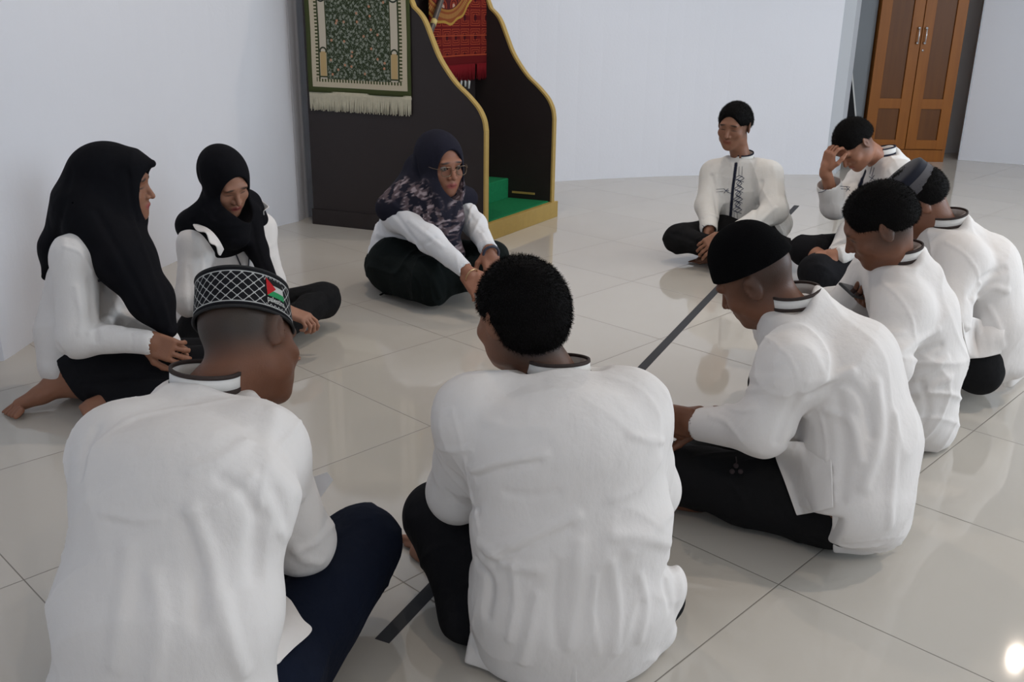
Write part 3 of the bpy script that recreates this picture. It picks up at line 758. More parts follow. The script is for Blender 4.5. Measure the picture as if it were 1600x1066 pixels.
def foot(S, ank, d, up, s=1., side=1):
    """heel, arch, ball and five toes; side=+1 puts the big toe on the right of d"""
    M = frame(d, up); L = loc_fn(ank, M, s)
    S.cone(L(0, .0, .03), L(0, -.005, -.035), .033*s, .030*s, .02)
    S.cone(L(0, -.035, -.045), L(0, .02, -.04), .028*s, .030*s, .02)
    S.cone(L(0, .01, -.012), L(0, .12, -.050), .034*s, .022*s, .03, u=M[0], sc=1.35)
    S.cone(L(side*-.022, .02, -.05), L(side*-.026, .10, -.055), .02*s, .017*s, .02)
    for i in range(5):
        x = side*(.030-.0155*i); y0 = .135-.007*i; r = (.0125, .0092, .0088, .0084, .0085)[i]
        S.cone(L(x, y0-.02, -.055), L(x*1.05, y0+(.042 if i == 0 else .034), -.060), r*1.05*s, r*s, .006*s)
def collar(root, shirt_obj, c, ax_, fwd, rx, ry, hgt, band=.8, stripes=STRIPE, open_front=0.5, lean=.12, sw=.0055, mats=COTTON):
    """standing band collar: white ring with a dark braid at its foot and one below its upper edge"""
    up = nrm(ax_); M = frame(fwd, up); n = 64; c = np.array(c, float)
    def pt(a, h, o=0.):
        k = 1-lean*h/hgt*.5
        dz = -.010*math.cos(a)*(1 if True else 0)                         # dips towards the throat
        return c+np.array([(rx*k+o)*math.sin(a), (ry*k+o)*math.cos(a), h+dz])@M
    angs = np.linspace(open_front*.12, 2*math.pi-open_front*.12, n)
    def ring(h0, h1, o, t, name, m, par):
        V = []; 
        for a in angs: V += [pt(a, h0, o), pt(a, h1, o), pt(a, h1, o-t), pt(a, h0, o-t)]
        Fc = []
        for i in range(n-1):
            for k in range(4): Fc.append((i*4+k, i*4+(k+1) % 4, i*4+4+(k+1) % 4, i*4+4+k))
        Fc += [(0, 3, 2, 1), (n*4-4, n*4-3, n*4-2, n*4-1)]
        me = pymesh(name, V, Fc)
        if m is COTTON:
            a_ = me.color_attributes.new('col', 'FLOAT_COLOR', 'POINT'); a_.data.foreach_set('color', np.tile([.74, .73, .71, 1], len(V)).astype(F32))
        return link(name, me, m, par)
    cb = ring(0, hgt, 0, .003, 'collar', COTTON, shirt_obj)
    ring(.0*hgt, sw*1.2, .0012, .002, 'collar_braid', stripes, cb)
    ring(hgt-sw*.75, hgt+.001, .0012, .0052, 'collar_braid', stripes, cb)
    return cb
def torso(S, pts, dep, wid, u, k=.05):
    for i in range(len(pts)-1):
        S.cone(pts[i], pts[i+1], dep[i], dep[i+1], k, u=u, sc=(wid[i]/dep[i]+wid[i+1]/dep[i+1])/2)
def sleeve(S, sh, el, wr, r=(.068, .060, .046), k=.045, cuff=True, bulge=True):
    S.cone(sh, el, r[0], r[1], k).cone(el, wr, r[1], r[2], .03)
    if cuff:
        d = nrm(np.array(wr)-np.array(el)); S.cone(np.array(wr)-d*.02, np.array(wr)+d*.012, r[2]*1.0, r[2]*1.03, .008)
        S.cone(np.array(wr)+d*.012, np.array(wr)+d*.09, r[2]*.80, r[2]*.9, .002, sub=True); S_end = (wr, d)
WHITE = (.76, .73, .71)
def person(name, base, label):
    return empty('person', base, label, 'person', 'people seated in a circle on the floor')
VB, VS, VH = .0038, .0045, .0026       # grid sizes: body, clothes, hair
def skinbody(root, S, paint, skin=SK, h=None):
    return S.floor(.001).build('body', h or VB, SKIN, root, paint, skin)
def lumps(S, L, r, M, k=.03): pass
def seam(S, px, amp=.0016, wd=.0022, n=5): S.pfold(px, amp, wd, n)

def top_of_shirt(S, SL, SR, nb, ax_, f, r=.060, k=.06):
    """shoulder line, slope up to the collar and a flat neckline that the collar stands on"""
    ax_ = nrm(ax_); M = frame(f, ax_); SL, SR, nb = np.array(SL), np.array(SR), np.array(nb)
    S.cone(SL, SR, r*.86, r*.86, k).cone(SL, nb-ax_*.050, r*.92, .050, k).cone(SR, nb-ax_*.050, r*.92, .050, k)
    S.cone(nb-ax_*.085, nb-ax_*.035, .098, .076, .04)
    S.box(nb+ax_*.085, (.085, .085, .085), M, .03, .022, sub=True)
def sheet(name, rows, m, parent, th=.004, nu=6, col=WHITE, wave=0., seed=1):
    """a hanging piece of cloth through rows of points, top row first; crisp hems"""
    R = [cr([np.array(p, float) for p in row], nu) if len(row) > 2 else [np.array(row[0])*(1-t)+np.array(row[1])*t for t in np.linspace(0, 1, nu*2+1)] for row in rows]
    n = min(len(q) for q in R); R = [[q[int(round(i*(len(q)-1)/(n-1)))] for i in range(n)] for q in R]
    cols = [cr([q[i] for q in R], 6) if len(R) > 2 else [R[0][i]*(1-t)+R[1][i]*t for t in np.linspace(0, 1, 13)] for i in range(n)]
    V = []; m_ = len(cols[0]); rs = np.random.RandomState(seed); ph = rs.uniform(0, 6, 3)
    nn = nrm(np.cross(cols[-1][0]-cols[0][0], cols[0][-1]-cols[0][0]))
    for j in range(m_):
        for i in range(n): V.append(cols[i][j]+nn*wave*math.sin(i*.9+ph[0]+j*.25)*(j/m_))
    Fc = [(j*n+i, j*n+i+1, (j+1)*n+i+1, (j+1)*n+i) for j in range(m_-1) for i in range(n-1)]
    me = pymesh(name, V, Fc); a = me.color_attributes.new('col', 'FLOAT_COLOR', 'POINT'); a.data.foreach_set('color', np.tile([*col, 1], len(V)).astype(F32))
    o = link(name, me, m, parent); s = o.modifiers.new('t', 'SOLIDIFY'); s.thickness = th; s.offset = 0
    ss = o.modifiers.new('s', 'SUBSURF'); ss.levels = 1; ss.render_levels = 1; ss.boundary_smooth = 'PRESERVE_CORNERS'
    return o
def gridpx(rows, Ss, lift=.006, n=5, sm=2, top=-.012):
    """rows of pixels refined and laid on the nearest of the shapes, smoothed so the cloth bridges the gaps"""
    R = [cr([np.array(q, float) for q in row], n) if len(row) > 2 else [np.array(row[0], float)*(1-t)+np.array(row[1], float)*t for t in np.linspace(0, 1, 2*n+1)] for row in rows]
    P = [hitmin(Ss, np.array(r_), top if i == 0 else lift) for i, r_ in enumerate(R)]; out = []
    for p, r_ in zip(P, R):
        d = (p-CAM)@FW
        for _ in range(sm): d[1:-1] = np.minimum(d[1:-1], (d[:-2]+d[2:])/2)
        out.append([A(q[0], q[1], dd) for q, dd in zip(r_, d)])
    return out

def hairmesh(root, S, h, M, c, n=11000, ln=.0065, seed=1, name='hair'):
    """hair body with thousands of short strands combed back and down, all one mesh"""
    me0 = S.mesh(name, h); nv = len(me0.vertices); V = np.empty(nv*3, F32); me0.vertices.foreach_get('co', V); V = V.reshape(-1, 3)
    Nn = np.empty(nv*3, F32); me0.vertex_normals.foreach_get('vector', Nn); Nn = Nn.reshape(-1, 3)
    Q = np.empty(len(me0.polygons)*4, np.int32); me0.loops.foreach_get('vertex_index', Q); Q = Q.reshape(-1, 4); bpy.data.meshes.remove(me0)
    rs = np.random.RandomState(seed); i = rs.randint(0, nv, n); B_ = V[i]+rs.normal(size=(n, 3))*.0006; N_ = Nn[i]
    flow = -M[2]*.55-M[1]*.25+rs.normal(size=(n, 3))*.35; flow = flow-N_*np.einsum('ij,ij->i', flow, N_)[:, None]
    D = N_*.55+flow; D /= np.linalg.norm(D, axis=1)[:, None]; L_ = ln*rs.uniform(.5, 1.2, n)[:, None]
    T_ = np.cross(D, rs.normal(size=(n, 3))); T_ /= np.linalg.norm(T_, axis=1)[:, None]; w = .00045
    P = np.stack([B_-N_*.001-T_*w, B_-N_*.001+T_*w, B_+D*L_+T_*w*.3, B_+D*L_-T_*w*.3], 1).reshape(-1, 3)
    Q2 = np.arange(n*4).reshape(-1, 4)+nv
    return link(name, mesh_np(name, np.concatenate([V, P]), np.concatenate([Q, Q2])), HAIR, root)
# ================================================================ young man seen from behind, centre
def make_center():
    r = person('person', Z(885, 940, 0), 'bare-headed person seen from behind in the foreground centre, creased white shirt, black trousers')
    f = nrm((-.12, 1, 0)); u = np.array([f[1], -f[0], 0])
    pel, wai, che, nb = Z(893, 930, .15), Z(893, 815, .31), Z(880, 690, .47), Z(872, 578, .565)
    SL, SR = Z(742, 648, .505), Z(980, 642, .505)
    EL, ER = Z(716, 768, .29), Z(1012, 765, .29)
    WL, WR = Z(800, 745, .19), Z(905, 745, .19)
    hc = A(811, 497, 1.82)
    # body
    B = Shape(); pt = []
    M, L = head(B, hc, (-.62, .72, -.22), s=.94, paint=pt)
    neck(B, L, nb+f*.01)
    torso(B, [nb-(0, 0, .085), che, wai, pel], [.05, .08, .08, .09], [.08, .12, .12, .14], u)
    for s_, e_, w_ in ((SL, EL, WL), (SR, ER, WR)): B.chain([nb-(0, 0, .10), s_-(0, 0, .01), e_, w_], [.04, .040, .036, .026], .02)
    hand(B, WL+(.02, .02, 0), (.5, .8, -.1), (.3, 0, -1), 1, paint=pt); hand(B, WR+(-.02, .02, 0), (-.5, .8, -.1), (-.3, 0, -1), -1, paint=pt)
    HL, HR = Z(835, 945, .13), Z(940, 935, .13)
    KL, KR = Z(684, 806, .165), Z(985, 820, .15)
    AL, AR = Z(850, 820, .06), Z(735, 850, .05)
    B.chain([HL, KL, AL], [.07, .05, .038], .02).chain([HR, KR, AR], [.07, .05, .035], .02)
    foot(B, Z(715, 858, .055), (-.93, .36, -.05), (.0, -.5, .85), .95, 1); foot(B, AL+(0, 0, .02), (1, .3, -.1), (0, -.3, 1), .95, -1)
    pt.insert(0, p_ell(L(0, -.05, -.055), np.array([.09, .07, .05]), M, (.05, .028, .020), .5))
    skinbody(r, B, pt)
    # trousers
    T = Shape()
    T.cone(HL, KL, .088, .066, .03).cone(KL, Z(728, 962, .055), .060, .052, .06).cone(KL, AL, .062, .05, .03)
    T.cone(Z(728, 962, .055), Z(820, 980, .06), .05, .06, .03)
    T.cone(HR, KR, .09, .068, .03).cone(KR, AR+(.02, -.0, .01), .06, .045, .03).cone(HL, HR, .1, .1, .05)
    T.cone(HR, Z(1030, 935, .09), .08, .055, .03)
    T.wr = wrinkle(.0025, 11, 40); T.floor()
    T.build('trousers', VS, BLACK, r, None, (.010, .010, .012))
    # shirt
    S = Shape()
    torso(S, [Z(888, 985, .055), pel, wai, che, nb-(0, .005, .06)], [.135, .125, .118, .110, .06], [.192, .176, .172, .160, .10], u, .06)
    ax_ = (-.06, .30, 1); top_of_shirt(S, SL, SR, nb, ax_, f)
    S.cone(SL, EL, .066, .060, .05).cone(EL, WL, .060, .048, .03).cone(SR, ER, .070, .064, .05).cone(ER, WR, .06, .048, .03)
    # side slits: the flaps stick out from the hips
    S.ell(Z(757, 893, .17), (.030, .045, .040), np.eye(3), .02).ell(Z(1050, 915, .15), (.030, .045, .045), np.eye(3), .02)
    S.cone(Z(1010, 960, .08), Z(1030, 985, .04), .06, .03, .04)
    S.wr = wrinkle(.0011, 25, 34)
    for px, a, w_ in [
        ([(706, 640), (722, 700), (735, 770), (748, 830)], .0022, .004), ([(1036, 690), (1010, 685), (985, 680)], .003, .006),
        ([(738, 735), (780, 722), (850, 710)], .006, .008), ([(742, 745), (780, 734), (840, 722)], -.003, .008), ([(765, 865), (820, 842), (900, 806)], .006, .010), ([(772, 880), (830, 855), (890, 826)], -.003, .010),
        ([(750, 850), (790, 880), (840, 890)], .004, .012), ([(1045, 850), (1000, 838), (960, 838)], .004, .012), ([(1048, 800), (1020, 830), (985, 860)], .004, .012),
        ([(905, 850), (900, 930), (890, 1010)], .004, .012), ([(955, 880), (965, 950), (960, 1020)], .004, .010), ([(840, 930), (830, 980), (815, 1035)], .004, .010),
        ([(700, 770), (720, 790), (745, 795)], -.003, .008), ([(685, 700), (710, 705), (735, 700)], .003, .006), ([(745, 880), (765, 910), (760, 960)], -.006, .010),
        ([(800, 880), (805, 940), (795, 1000)], .003, .008), ([(930, 900), (925, 960), (935, 1020)], .003, .007), ([(870, 880), (865, 950), (870, 1010)], -.003, .008), ([(1000, 900), (1010, 950), (1000, 1000)], .003, .009), ([(1030, 720), (1000, 760), (960, 780)], .003, .010), ([(760, 660), (800, 670), (850, 668)], .002, .009), ([(790, 770), (830, 775), (870, 770)], -.002, .009), ([(1055, 870), (1040, 905), (1050, 950)], -.006, .010), ([(745, 940), (735, 985), (728, 1030)], .002, .003)]:
        S.pfold(px, a, w_)
    S.floor(.004)
    so = S.build('shirt', VS, COTTON, r, None, WHITE)
    collar(r, so, nb-nrm(ax_)*.008, ax_, (-.2, 1, 0), .062, .064, .030)
    sheet('shirt_tail', [[A(748, 930, 1.80), A(800, 950, 1.72), A(900, 960, 1.68)], [A(735, 985, 1.82), A(800, 1010, 1.74), A(900, 1020, 1.70)], [Z(725, 1036, .012), Z(785, 1056, .012), Z(905, 1085, .012)]], COTTON, so, wave=.002)
    hs = hairshape(L, M, .945, top=1.03, back=-.082, fringe=.075, seed=4, wide=1.02)
    hairmesh(r, hs, VH, M, hc, 16000, .0075, 4)
make_center()
# ================================================================ young man in the patterned cap, front left
SKD = (.17, .070, .038)
def songkok(M, L, s, h0, h1, r0, r1, ry0, ry1, tilt=0, top=.012):
    """cap wall and top as a point function of (angle, height 0..1, offset) in the head's own axes"""
    def pt(a, t, o=0.):
        kx, ky = r0+(r1-r0)*t+o, ry0+(ry1-ry0)*t+o
        return L(kx*math.sin(a), -.012+ky*math.cos(a), h0+(h1-h0)*t+tilt*(math.cos(a))*ky*(1-t*.3))
    return pt
def cap_mesh(pt, n=72, dome=.010, up=None):
    V = []; m = 8
    for j in range(m+1):
        for i in range(n): V.append(pt(2*math.pi*i/n, j/m))
    c = sum([V[m*n+i] for i in range(n)])/n; rim = [V[m*n+i] for i in range(n)]
    for q in (.93, .75, .45, .15):
        for i in range(n): V.append(c+(rim[i]-c)*q+up*dome*(1-q**2.5)+up*(.002 if q > .9 else .0))
    V.append(c+up*dome); Fc = []
    for j in range(m+4):
        for i in range(n): Fc.append((j*n+i, j*n+(i+1) % n, (j+1)*n+(i+1) % n, (j+1)*n+i))
    for i in range(n): Fc.append(((m+4)*n+i, (m+4)*n+(i+1) % n, len(V)-1))
    # inner wall so the cap has thickness
    k = len(V)
    for j in (0, 1):
        for i in range(n): V.append(pt(2*math.pi*i/n, .55*j, -.003))
    for i in range(n):
        j = (i+1) % n; Fc += [(j, i, k+i, k+j), (k+j, k+i, k+n+i, k+n+j)]
    return V, [tuple(f) for f in Fc]
FLAG = (.160, .030)
def make_cap_man():
    r = person('person', Z(285, 1120, 0), 'person in black and white patterned cap seen from behind, white shirt, navy trousers')
    f = nrm((.10, 1, 0)); u = np.array([f[1], -f[0], 0])
    pel, wai, che, nb = Z(258, 1110, .15), Z(266, 945, .33), Z(290, 770, .49), Z(324, 598, .575)
    SL, SR = Z(192, 705, .515), Z(408, 705, .510)
    EL, ER = Z(180, 850, .29), Z(470, 845, .275)
    WL, WR = Z(250, 800, .20), Z(430, 800, .19)
    hc = A(390, 535, 1.76)
    B = Shape(); pt = []
    hf, hu = (.50, .72, -.50), (-.30, .35, .85)
    M, L = head(B, hc, hf, hu, s=.98, paint=pt, skin=SKD)
    neck(B, L, nb+f*.01, r=.051)
    torso(B, [nb-(0, 0, .085), che, wai, pel], [.05, .08, .08, .09], [.08, .12, .12, .14], u)
    for s_, e_, w_ in ((SL, EL, WL), (SR, ER, WR)): B.chain([nb-(0, 0, .10), s_-(0, 0, .01), e_, w_], [.04, .040, .036, .026], .02)
    hand(B, WL+(.02, .02, 0), (.5, .8, -.1), (.3, 0, -1), 1, paint=pt, skin=SKD); hand(B, WR+(-.02, .02, 0), (-.3, .9, -.1), (-.3, 0, -1), -1, paint=pt, skin=SKD)
    HL, HR = Z(215, 1110, .13), Z(400, 1075, .13); KL, KR = Z(190, 900, .15), Z(566, 852, .165); AL, AR = Z(330, 960, .06), Z(330, 900, .06)
    B.chain([HL, KL, AL], [.07, .05, .038], .02).chain([HR, KR, AR], [.07, .05, .035], .02)
    foot(B, AR, (-.9, .3, -.05), (0, -.4, .9), .95, 1); foot(B, AL, (1, .3, -.1), (0, -.3, 1), .95, -1)
    # hair clipped short on the nape, thicker under the cap
    pt.insert(0, p_ell(L(0, -.05, .01), np.array([.10, .075, .055]), M, (.035, .024, .018), .35))
    pt.insert(1, p_ell(L(0, .0, .055), np.array([.11, .12, .045]), M, (.022, .016, .012), .3))
    skinbody(r, B, pt, SKD)
    T = Shape()
    T.cone(HR, KR, .092, .068, .03).cone(KR, Z(475, 1045, .06), .062, .055, .07).cone(KR, AR, .062, .05, .03)
    T.cone(HL, KL, .09, .068, .03).cone(KL, AL, .06, .05, .03).cone(HL, HR, .10, .10, .05)
    T.wr = wrinkle(.0025, 12, 36); T.floor()
    T.build('trousers', VS, BLACK, r, None, (.006, .009, .020))
    S = Shape()
    torso(S, [Z(250, 1175, .05), pel, wai, che, nb-(0, .005, .07)], [.135, .125, .118, .106, .06], [.182, .166, .158, .156, .105], u, .06)
    ax_ = (.16, .34, 1); top_of_shirt(S, SL, SR, nb, ax_, f)
    S.cone(SL, EL, .066, .060, .05).cone(EL, WL, .060, .048, .03).cone(SR, ER, .070, .060, .045).cone(ER, WR, .06, .048, .03)
    S.wr = wrinkle(.0022, 16, 28)
    for px, a, w_ in [
        ([(476, 652), (445, 690), (415, 735), (405, 800)], .0024, .004), ([(398, 800), (380, 770), (345, 748)], -.004, .009), ([(405, 812), (400, 850), (400, 900)], -.008, .012),
        ([(160, 800), (210, 812), (250, 808)], .003, .007), ([(165, 812), (215, 822)], -.002, .006), ([(385, 690), (350, 715), (300, 735)], .003, .010),
        ([(395, 745), (340, 790), (300, 800)], .003, .009), ([(300, 800), (330, 880), (340, 960)], .005, .012), ([(290, 820), (310, 900), (310, 980)], -.004, .012),
        ([(200, 860), (190, 950), (180, 1040)], .004, .014), ([(350, 940), (360, 1000), (380, 1050)], .006, .012), ([(240, 900), (250, 980), (240, 1060)], .004, .012),
        ([(460, 860), (490, 850), (520, 820)], .003, .010), ([(440, 830), (470, 870), (500, 880)], .004, .010), ([(430, 640), (420, 720), (470, 780)], .003, .014),
        ([(430, 770), (450, 820), (455, 860)], -.003, .009), ([(125, 745), (135, 700), (150, 670)], -.004, .008)]:
        S.pfold(px, a, w_)
    S.floor(.004)
    so = S.build('shirt', VS, COTTON, r, None, WHITE)
    collar(r, so, nb-nrm(ax_)*.008, ax_, (.25, 1, 0), .062, .064, .036, lean=.04, sw=.0075)
    sheet('shirt_flap', gridpx([[(440, 928), (446, 931), (454, 938)], [(434, 958), (452, 961), (472, 968)], [(432, 990), (458, 990), (487, 986)], [(430, 1016), (444, 1016), (458, 1014)], [(428, 1040), (432, 1039), (436, 1036)]], [T], .014, top=.01), COTTON, so)
    # the cap
    s = .98; pf = songkok(M, L, s, .030, .112, .0825, .0775, .101, .095, tilt=-.05)
    V, Fc = cap_mesh(pf, up=M[2])
    m, nt, b, U_, V_, uvn = uvmat('black_cap_cloth', .85)
    # white net pattern: crossing chain lines over the wall and the top
    S_ = .0205
    a_ = (U_/S_+V_/(S_*.95)); b_ = (U_/S_-V_/(S_*.95))
    la = ((a_.fract()-.5).abs()).lt(.050); lb = ((b_.fract()-.5).abs()).lt(.050)
    ka = ((a_.fract()-.5).abs()).lt(.085)*((b_.fract()-.5).abs()).lt(.22)
    net = (la+lb+ka).min(1.)
    inside = V_.gt(.008)*V_.lt(.072)
    edge = ((V_-.009).abs()).lt(.0011)+((V_-.071).abs()).lt(.0011)
    patch = ((U_-(FLAG[0]-.020)).abs()).lt(.023)
    tz = ((V_-.009-((U_/.009).tri())*.005).abs()).lt(.0010)+((V_-.071+((U_/.009).tri())*.009).abs()).lt(.0012)
    toprow = V_.gt(.084)*V_.lt(.20)*(((U_/.012).fract()).lt(.30)*((V_/.010).fract().lt(.55))+((V_/.010).fract().lt(.16))).min(1.)
    pat = (net*inside*(-patch+1.)+edge+patch*tz+toprow*.8).min(1.)
    nt.links.new(mixc(nt, pat, (.008, .008, .010), (.42, .42, .41)), b.inputs['Base Color'])
    me = pymesh('cap', V, Fc); uv = me.uv_layers.new(name='UVMap'); n = 72
    per = 2*math.pi*.09
    def uvof(vi):
        j, i = divmod(vi, n)
        if j <= 8: return (i/n*per, j/8*.080)
        if j <= 12: return (i/n*per, .080+(1-(.93, .75, .45, .15)[j-9])*.085)
        return (i/n*per, -.01)
    for p in me.polygons:
        us = [uvof(me.loops[l].vertex_index) for l in p.loop_indices]
        mx = max(q[0] for q in us)
        for l, q in zip(p.loop_indices, us): uv.data[l].uv = (q[0]+(per if mx-q[0] > per/2 else 0), q[1])
    cap = link('cap', me, m, r)
    rimm = mat('black_cap_rim', (.008, .008, .009), .8)
    MB().tube([pf(a, -.02, -.0005) for a in np.linspace(0, 2*math.pi, 73)[:-1]], .0030, 8, closed=True).build('rim', rimm, cap, True)
    MB().tube([pf(a, 1.0, -.001) for a in np.linspace(0, 2*math.pi, 73)[:-1]], .0028, 8, closed=True).build('top_piping', rimm, cap, True)
    # flag and word on the right side of the cap wall
    def on(x, y, o=.0012): return pf(x/.09, y/.080, o)
    X0_, Y0_ = FLAG
    def patchmesh(name, poly, col, o):
        """polygon in cap wall coordinates, finely cut so that it follows the curve"""
        V = []; Fc = []; (xa, ya), (xb, yb), (xc, yc), (xd, yd) = poly; N = 10
        for j in range(N+1):
            for i in range(N+1):
                s_, t_ = i/N, j/N; x = (xa*(1-s_)+xb*s_)*(1-t_)+(xd*(1-s_)+xc*s_)*t_; y = (ya*(1-s_)+yb*s_)*(1-t_)+(yd*(1-s_)+yc*s_)*t_
                V.append(on(X0_+x*FS, Y0_+y, o))
        for j in range(N):
            for i in range(N): Fc.append((j*(N+1)+i, j*(N+1)+i+1, (j+1)*(N+1)+i+1, (j+1)*(N+1)+i))
        return link(name, pymesh(name, V, Fc), mat(name+'_thread', col, .8, .2), cap)
    FS = -1
    patchmesh('flag_black_stripe', [(0, .024), (.041, .024), (.041, .036), (0, .036)], (.006, .006, .007), .0008)
    patchmesh('flag_white_stripe', [(0, .012), (.041, .012), (.041, .024), (0, .024)], (.48, .48, .46), .0009)
    patchmesh('flag_green_stripe', [(0, .000), (.041, .000), (.041, .012), (0, .012)], (.02, .25, .09), .0010)
    patchmesh('flag_red_triangle', [(0, 0), (.021, .018), (.021, .018), (0, .036)], (.42, .012, .016), .0014)
    tc_ = bpy.data.curves.new('cap_word', 'FONT'); tc_.body = 'palestina'; tc_.size = .0155; tc_.offset = .0003
    to = bpy.data.objects.new('tmp', tc_); C.objects.link(to); bpy.context.view_layer.update()
    tm = bpy.data.meshes.new_from_object(to.evaluated_get(bpy.context.evaluated_depsgraph_get())); C.objects.unlink(to); bpy.data.objects.remove(to)
    wmax = max(v.co.x for v in tm.vertices)
    for v in tm.vertices: v.co = Vector(on(X0_+FS*(v.co.x/wmax*.041-.001), Y0_-.0118+v.co.y, .0016))
    tm.name = 'cap_word'; link('cap_word', tm, mat('white_thread', (.5, .5, .48), .8), cap, smooth=False)
make_cap_man()
# ================================================================ right hand row
def side_body(B, pt, hc, hf, hu, s, nb, che, wai, pel, SL, EL, WL, SR, ER, WR, HL, KL, AL, HR, KR, AR, u, skin=SK, nr=.047, female=False, lids=True, feet=True):
    M, L = head(B, hc, hf, hu, s=s, paint=pt, skin=skin, female=female, lids=lids)
    neck(B, L, nb, r=nr)
    torso(B, [nb-(0, 0, .085), che, wai, pel], [.048, .07, .07, .08], [.07, .11, .11, .13], u)
    for s_, e_, w_ in ((SL, EL, WL), (SR, ER, WR)): B.chain([nb-(0, 0, .10), s_-(0, 0, .01), e_, w_], [.038, .036, .034, .025], .02)
    B.chain([HL, KL, AL], [.065, .048, .034], .02).chain([HR, KR, AR], [.065, .048, .034], .02).cone(HL, HR, .085, .085, .04)
    return M, L
def make_h():
    r = person('person', Z(1335, 835, 0), 'person in plain black skullcap bowing over clasped hands, white shirt tail on the floor')
    f = nrm((-.90, .42, 0)); u = np.array([f[1], -f[0], 0])
    pel, wai, che, nb = A(1334, 765, 2.22), A(1336, 675, 2.24), A(1318, 575, 2.23), A(1236, 468, 2.23)
    SL, SR = A(1232, 575, 2.11), nb+u*.15+f*.04+(.0, 0, -.10)
    EL = A(1192, 668, 2.14)
    WL = A(1098, 664, 2.28); WR = WL+u*.05+(-.0, .0, -.01); ER = WR-f*.22+u*.03-(0, 0, .01)
    hc = A(1181, 438, 2.26)
    HL, HR = Z(1300, 782, .105), Z(1330, 745, .11); KL, KR = Z(1040, 738, .105), HR+f*.36+u*.05+(0, 0, .02)
    AR, AL = Z(1095, 770, .05), Z(1140, 705, .06)
    B = Shape(); pt = []
    M, L = side_body(B, pt, hc, (-.70, .42, -.58), (-.5, .1, .85), .95, nb, che, wai, pel, SL, EL, WL, SR, ER, WR, HL, KL, AL, HR, KR, AR, u, SKD)
    pt.insert(0, p_ell(L(0, -.045, .012), np.array([.10, .08, .058]), M, (.028, .015, .010), .5))
    hand(B, WL+f*.01, f*.9+(-.1, 0, .02), (.1, .9, .15), 1, curl=(.5, .55, .6, .7), paint=pt, skin=SKD)
    hand(B, WR+(0, 0, .012), f*.8+np.array([-.1, -.35, -.1]), (-.1, -.8, -.5), -1, curl=(.5, .6, .7, .8), paint=pt, skin=SKD)
    foot(B, AR, (-.95, .1, -.05), (0, -.5, .8), .95, 1); foot(B, AL, (-.5, -.6, -.1), (0, 0, 1), .9, -1)
    skinbody(r, B, pt, SKD)
    T = Shape()
    T.cone(HL, KL, .088, .080, .03).cone(KL, AL, .066, .05, .03).cone(HL, HR, .10, .10, .06).cone(HR, KR, .09, .07, .03).cone(KR, AR, .062, .048, .03)
    T.cone(HL, A(1325, 790, 2.22), .095, .095, .04).cone(Z(1280, 805, .07), Z(1160, 785, .07), .062, .055, .05)
    T.wr = wrinkle(.002, 13, 36); T.floor()
    tr = T.build('trousers', VS, BLACK, r, None, (.010, .010, .011))
    # small trefoil print on the thigh
    cpt = [(1150, 728), (1144, 737), (1157, 737)]
    em = mat('faded_print', (.035, .022, .024), .8)
    mb = MB(); P = T.hit(cpt, .001)
    for q in P: mb.tube([q-ray(1150, 730)/F*.0015, q+ray(1150, 730)/F*-.0035], [.0062, .0055], 14)
    mb.tube(T.hit([(1150, 714), (1151, 722), (1148, 731)], .0005), .0016, 6)
    mb.build('trefoil_print', em, tr, True)
    S = Shape()
    torso(S, [pel, wai, che, nb-(0, 0, .07)], [.128, .125, .112, .06], [.165, .165, .155, .10], u, .06)
    S.cone(A(1372, 690, 2.22), A(1374, 818, 2.20), .085, .055, .04, u=u, sc=1.3)
    ax_ = (-.55, .10, 1); top_of_shirt(S, SL, SR, nb, ax_, f)
    S.cone(SL, EL, .064, .064, .05).cone(EL, WL, .062, .042, .035).cone(SR, ER, .060, .056, .04).cone(ER, WR, .056, .042, .03)
    S.cone(WL-nrm(WL-EL)*.0, WL+nrm(WL-EL)*.07, .033, .036, .002, sub=True)
    S.wr = wrinkle(.0030, 8, 24)
    for px, a, w_ in [
        ([(1182, 520), (1215, 540), (1240, 570), (1252, 610)], .0016, .004), ([(1262, 600), (1300, 590), (1330, 580)], .005, .010), ([(1268, 618), (1320, 600), (1350, 625), (1360, 680)], -.004, .010),
        ([(1245, 620), (1230, 650), (1215, 690)], -.007, .010), ([(1370, 600), (1375, 680), (1350, 760)], .006, .013), ([(1310, 620), (1320, 700), (1315, 780)], -.004, .012),
        ([(1120, 620), (1150, 640), (1180, 640)], .003, .007), ([(1130, 590), (1165, 610), (1210, 600)], .003, .008), ([(1110, 650), (1135, 660), (1160, 690)], .003, .006), ([(1145, 560), (1180, 590), (1220, 590)], .003, .010),
        ([(1280, 640), (1290, 690), (1290, 790)], .002, .004), ([(1235, 690), (1270, 720), (1290, 735)], -.005, .010), ([(1240, 710), (1265, 740), (1295, 750)], .004, .008),
        ([(1285, 850), (1330, 848), (1415, 838)], .0015, .003), ([(1290, 640), (1330, 660), (1345, 720)], .004, .010), ([(1400, 650), (1395, 740), (1390, 820)], .004, .012)]:
        S.pfold(px, a, w_)
    S.box(A(1252, 851, 2.16), (.069, .30, .075), np.array([RT, FW, UP]), .006, .010, sub=True)
    S.cut(A(1300, 861, 2.12)*0+np.array([0, 0, .010]), (0, 0, -1), .003)
    so = S.build('shirt', VS, COTTON, r, None, WHITE)
    collar(r, so, nb-nrm(ax_)*.008, ax_, f, .060, .064, .032, sw=.0065)
    sheet('shirt_flap', gridpx([[(1208, 690), (1250, 690), (1298, 700)], [(1212, 715), (1255, 725), (1300, 735)], [(1228, 758), (1262, 762), (1301, 765)], [(1245, 806), (1272, 801), (1302, 794)]], [S, T], .008), COTTON, so)
    b1 = hitmin([S], np.array([(1300, 770), (1350, 775), (1400, 770)]), -.01)
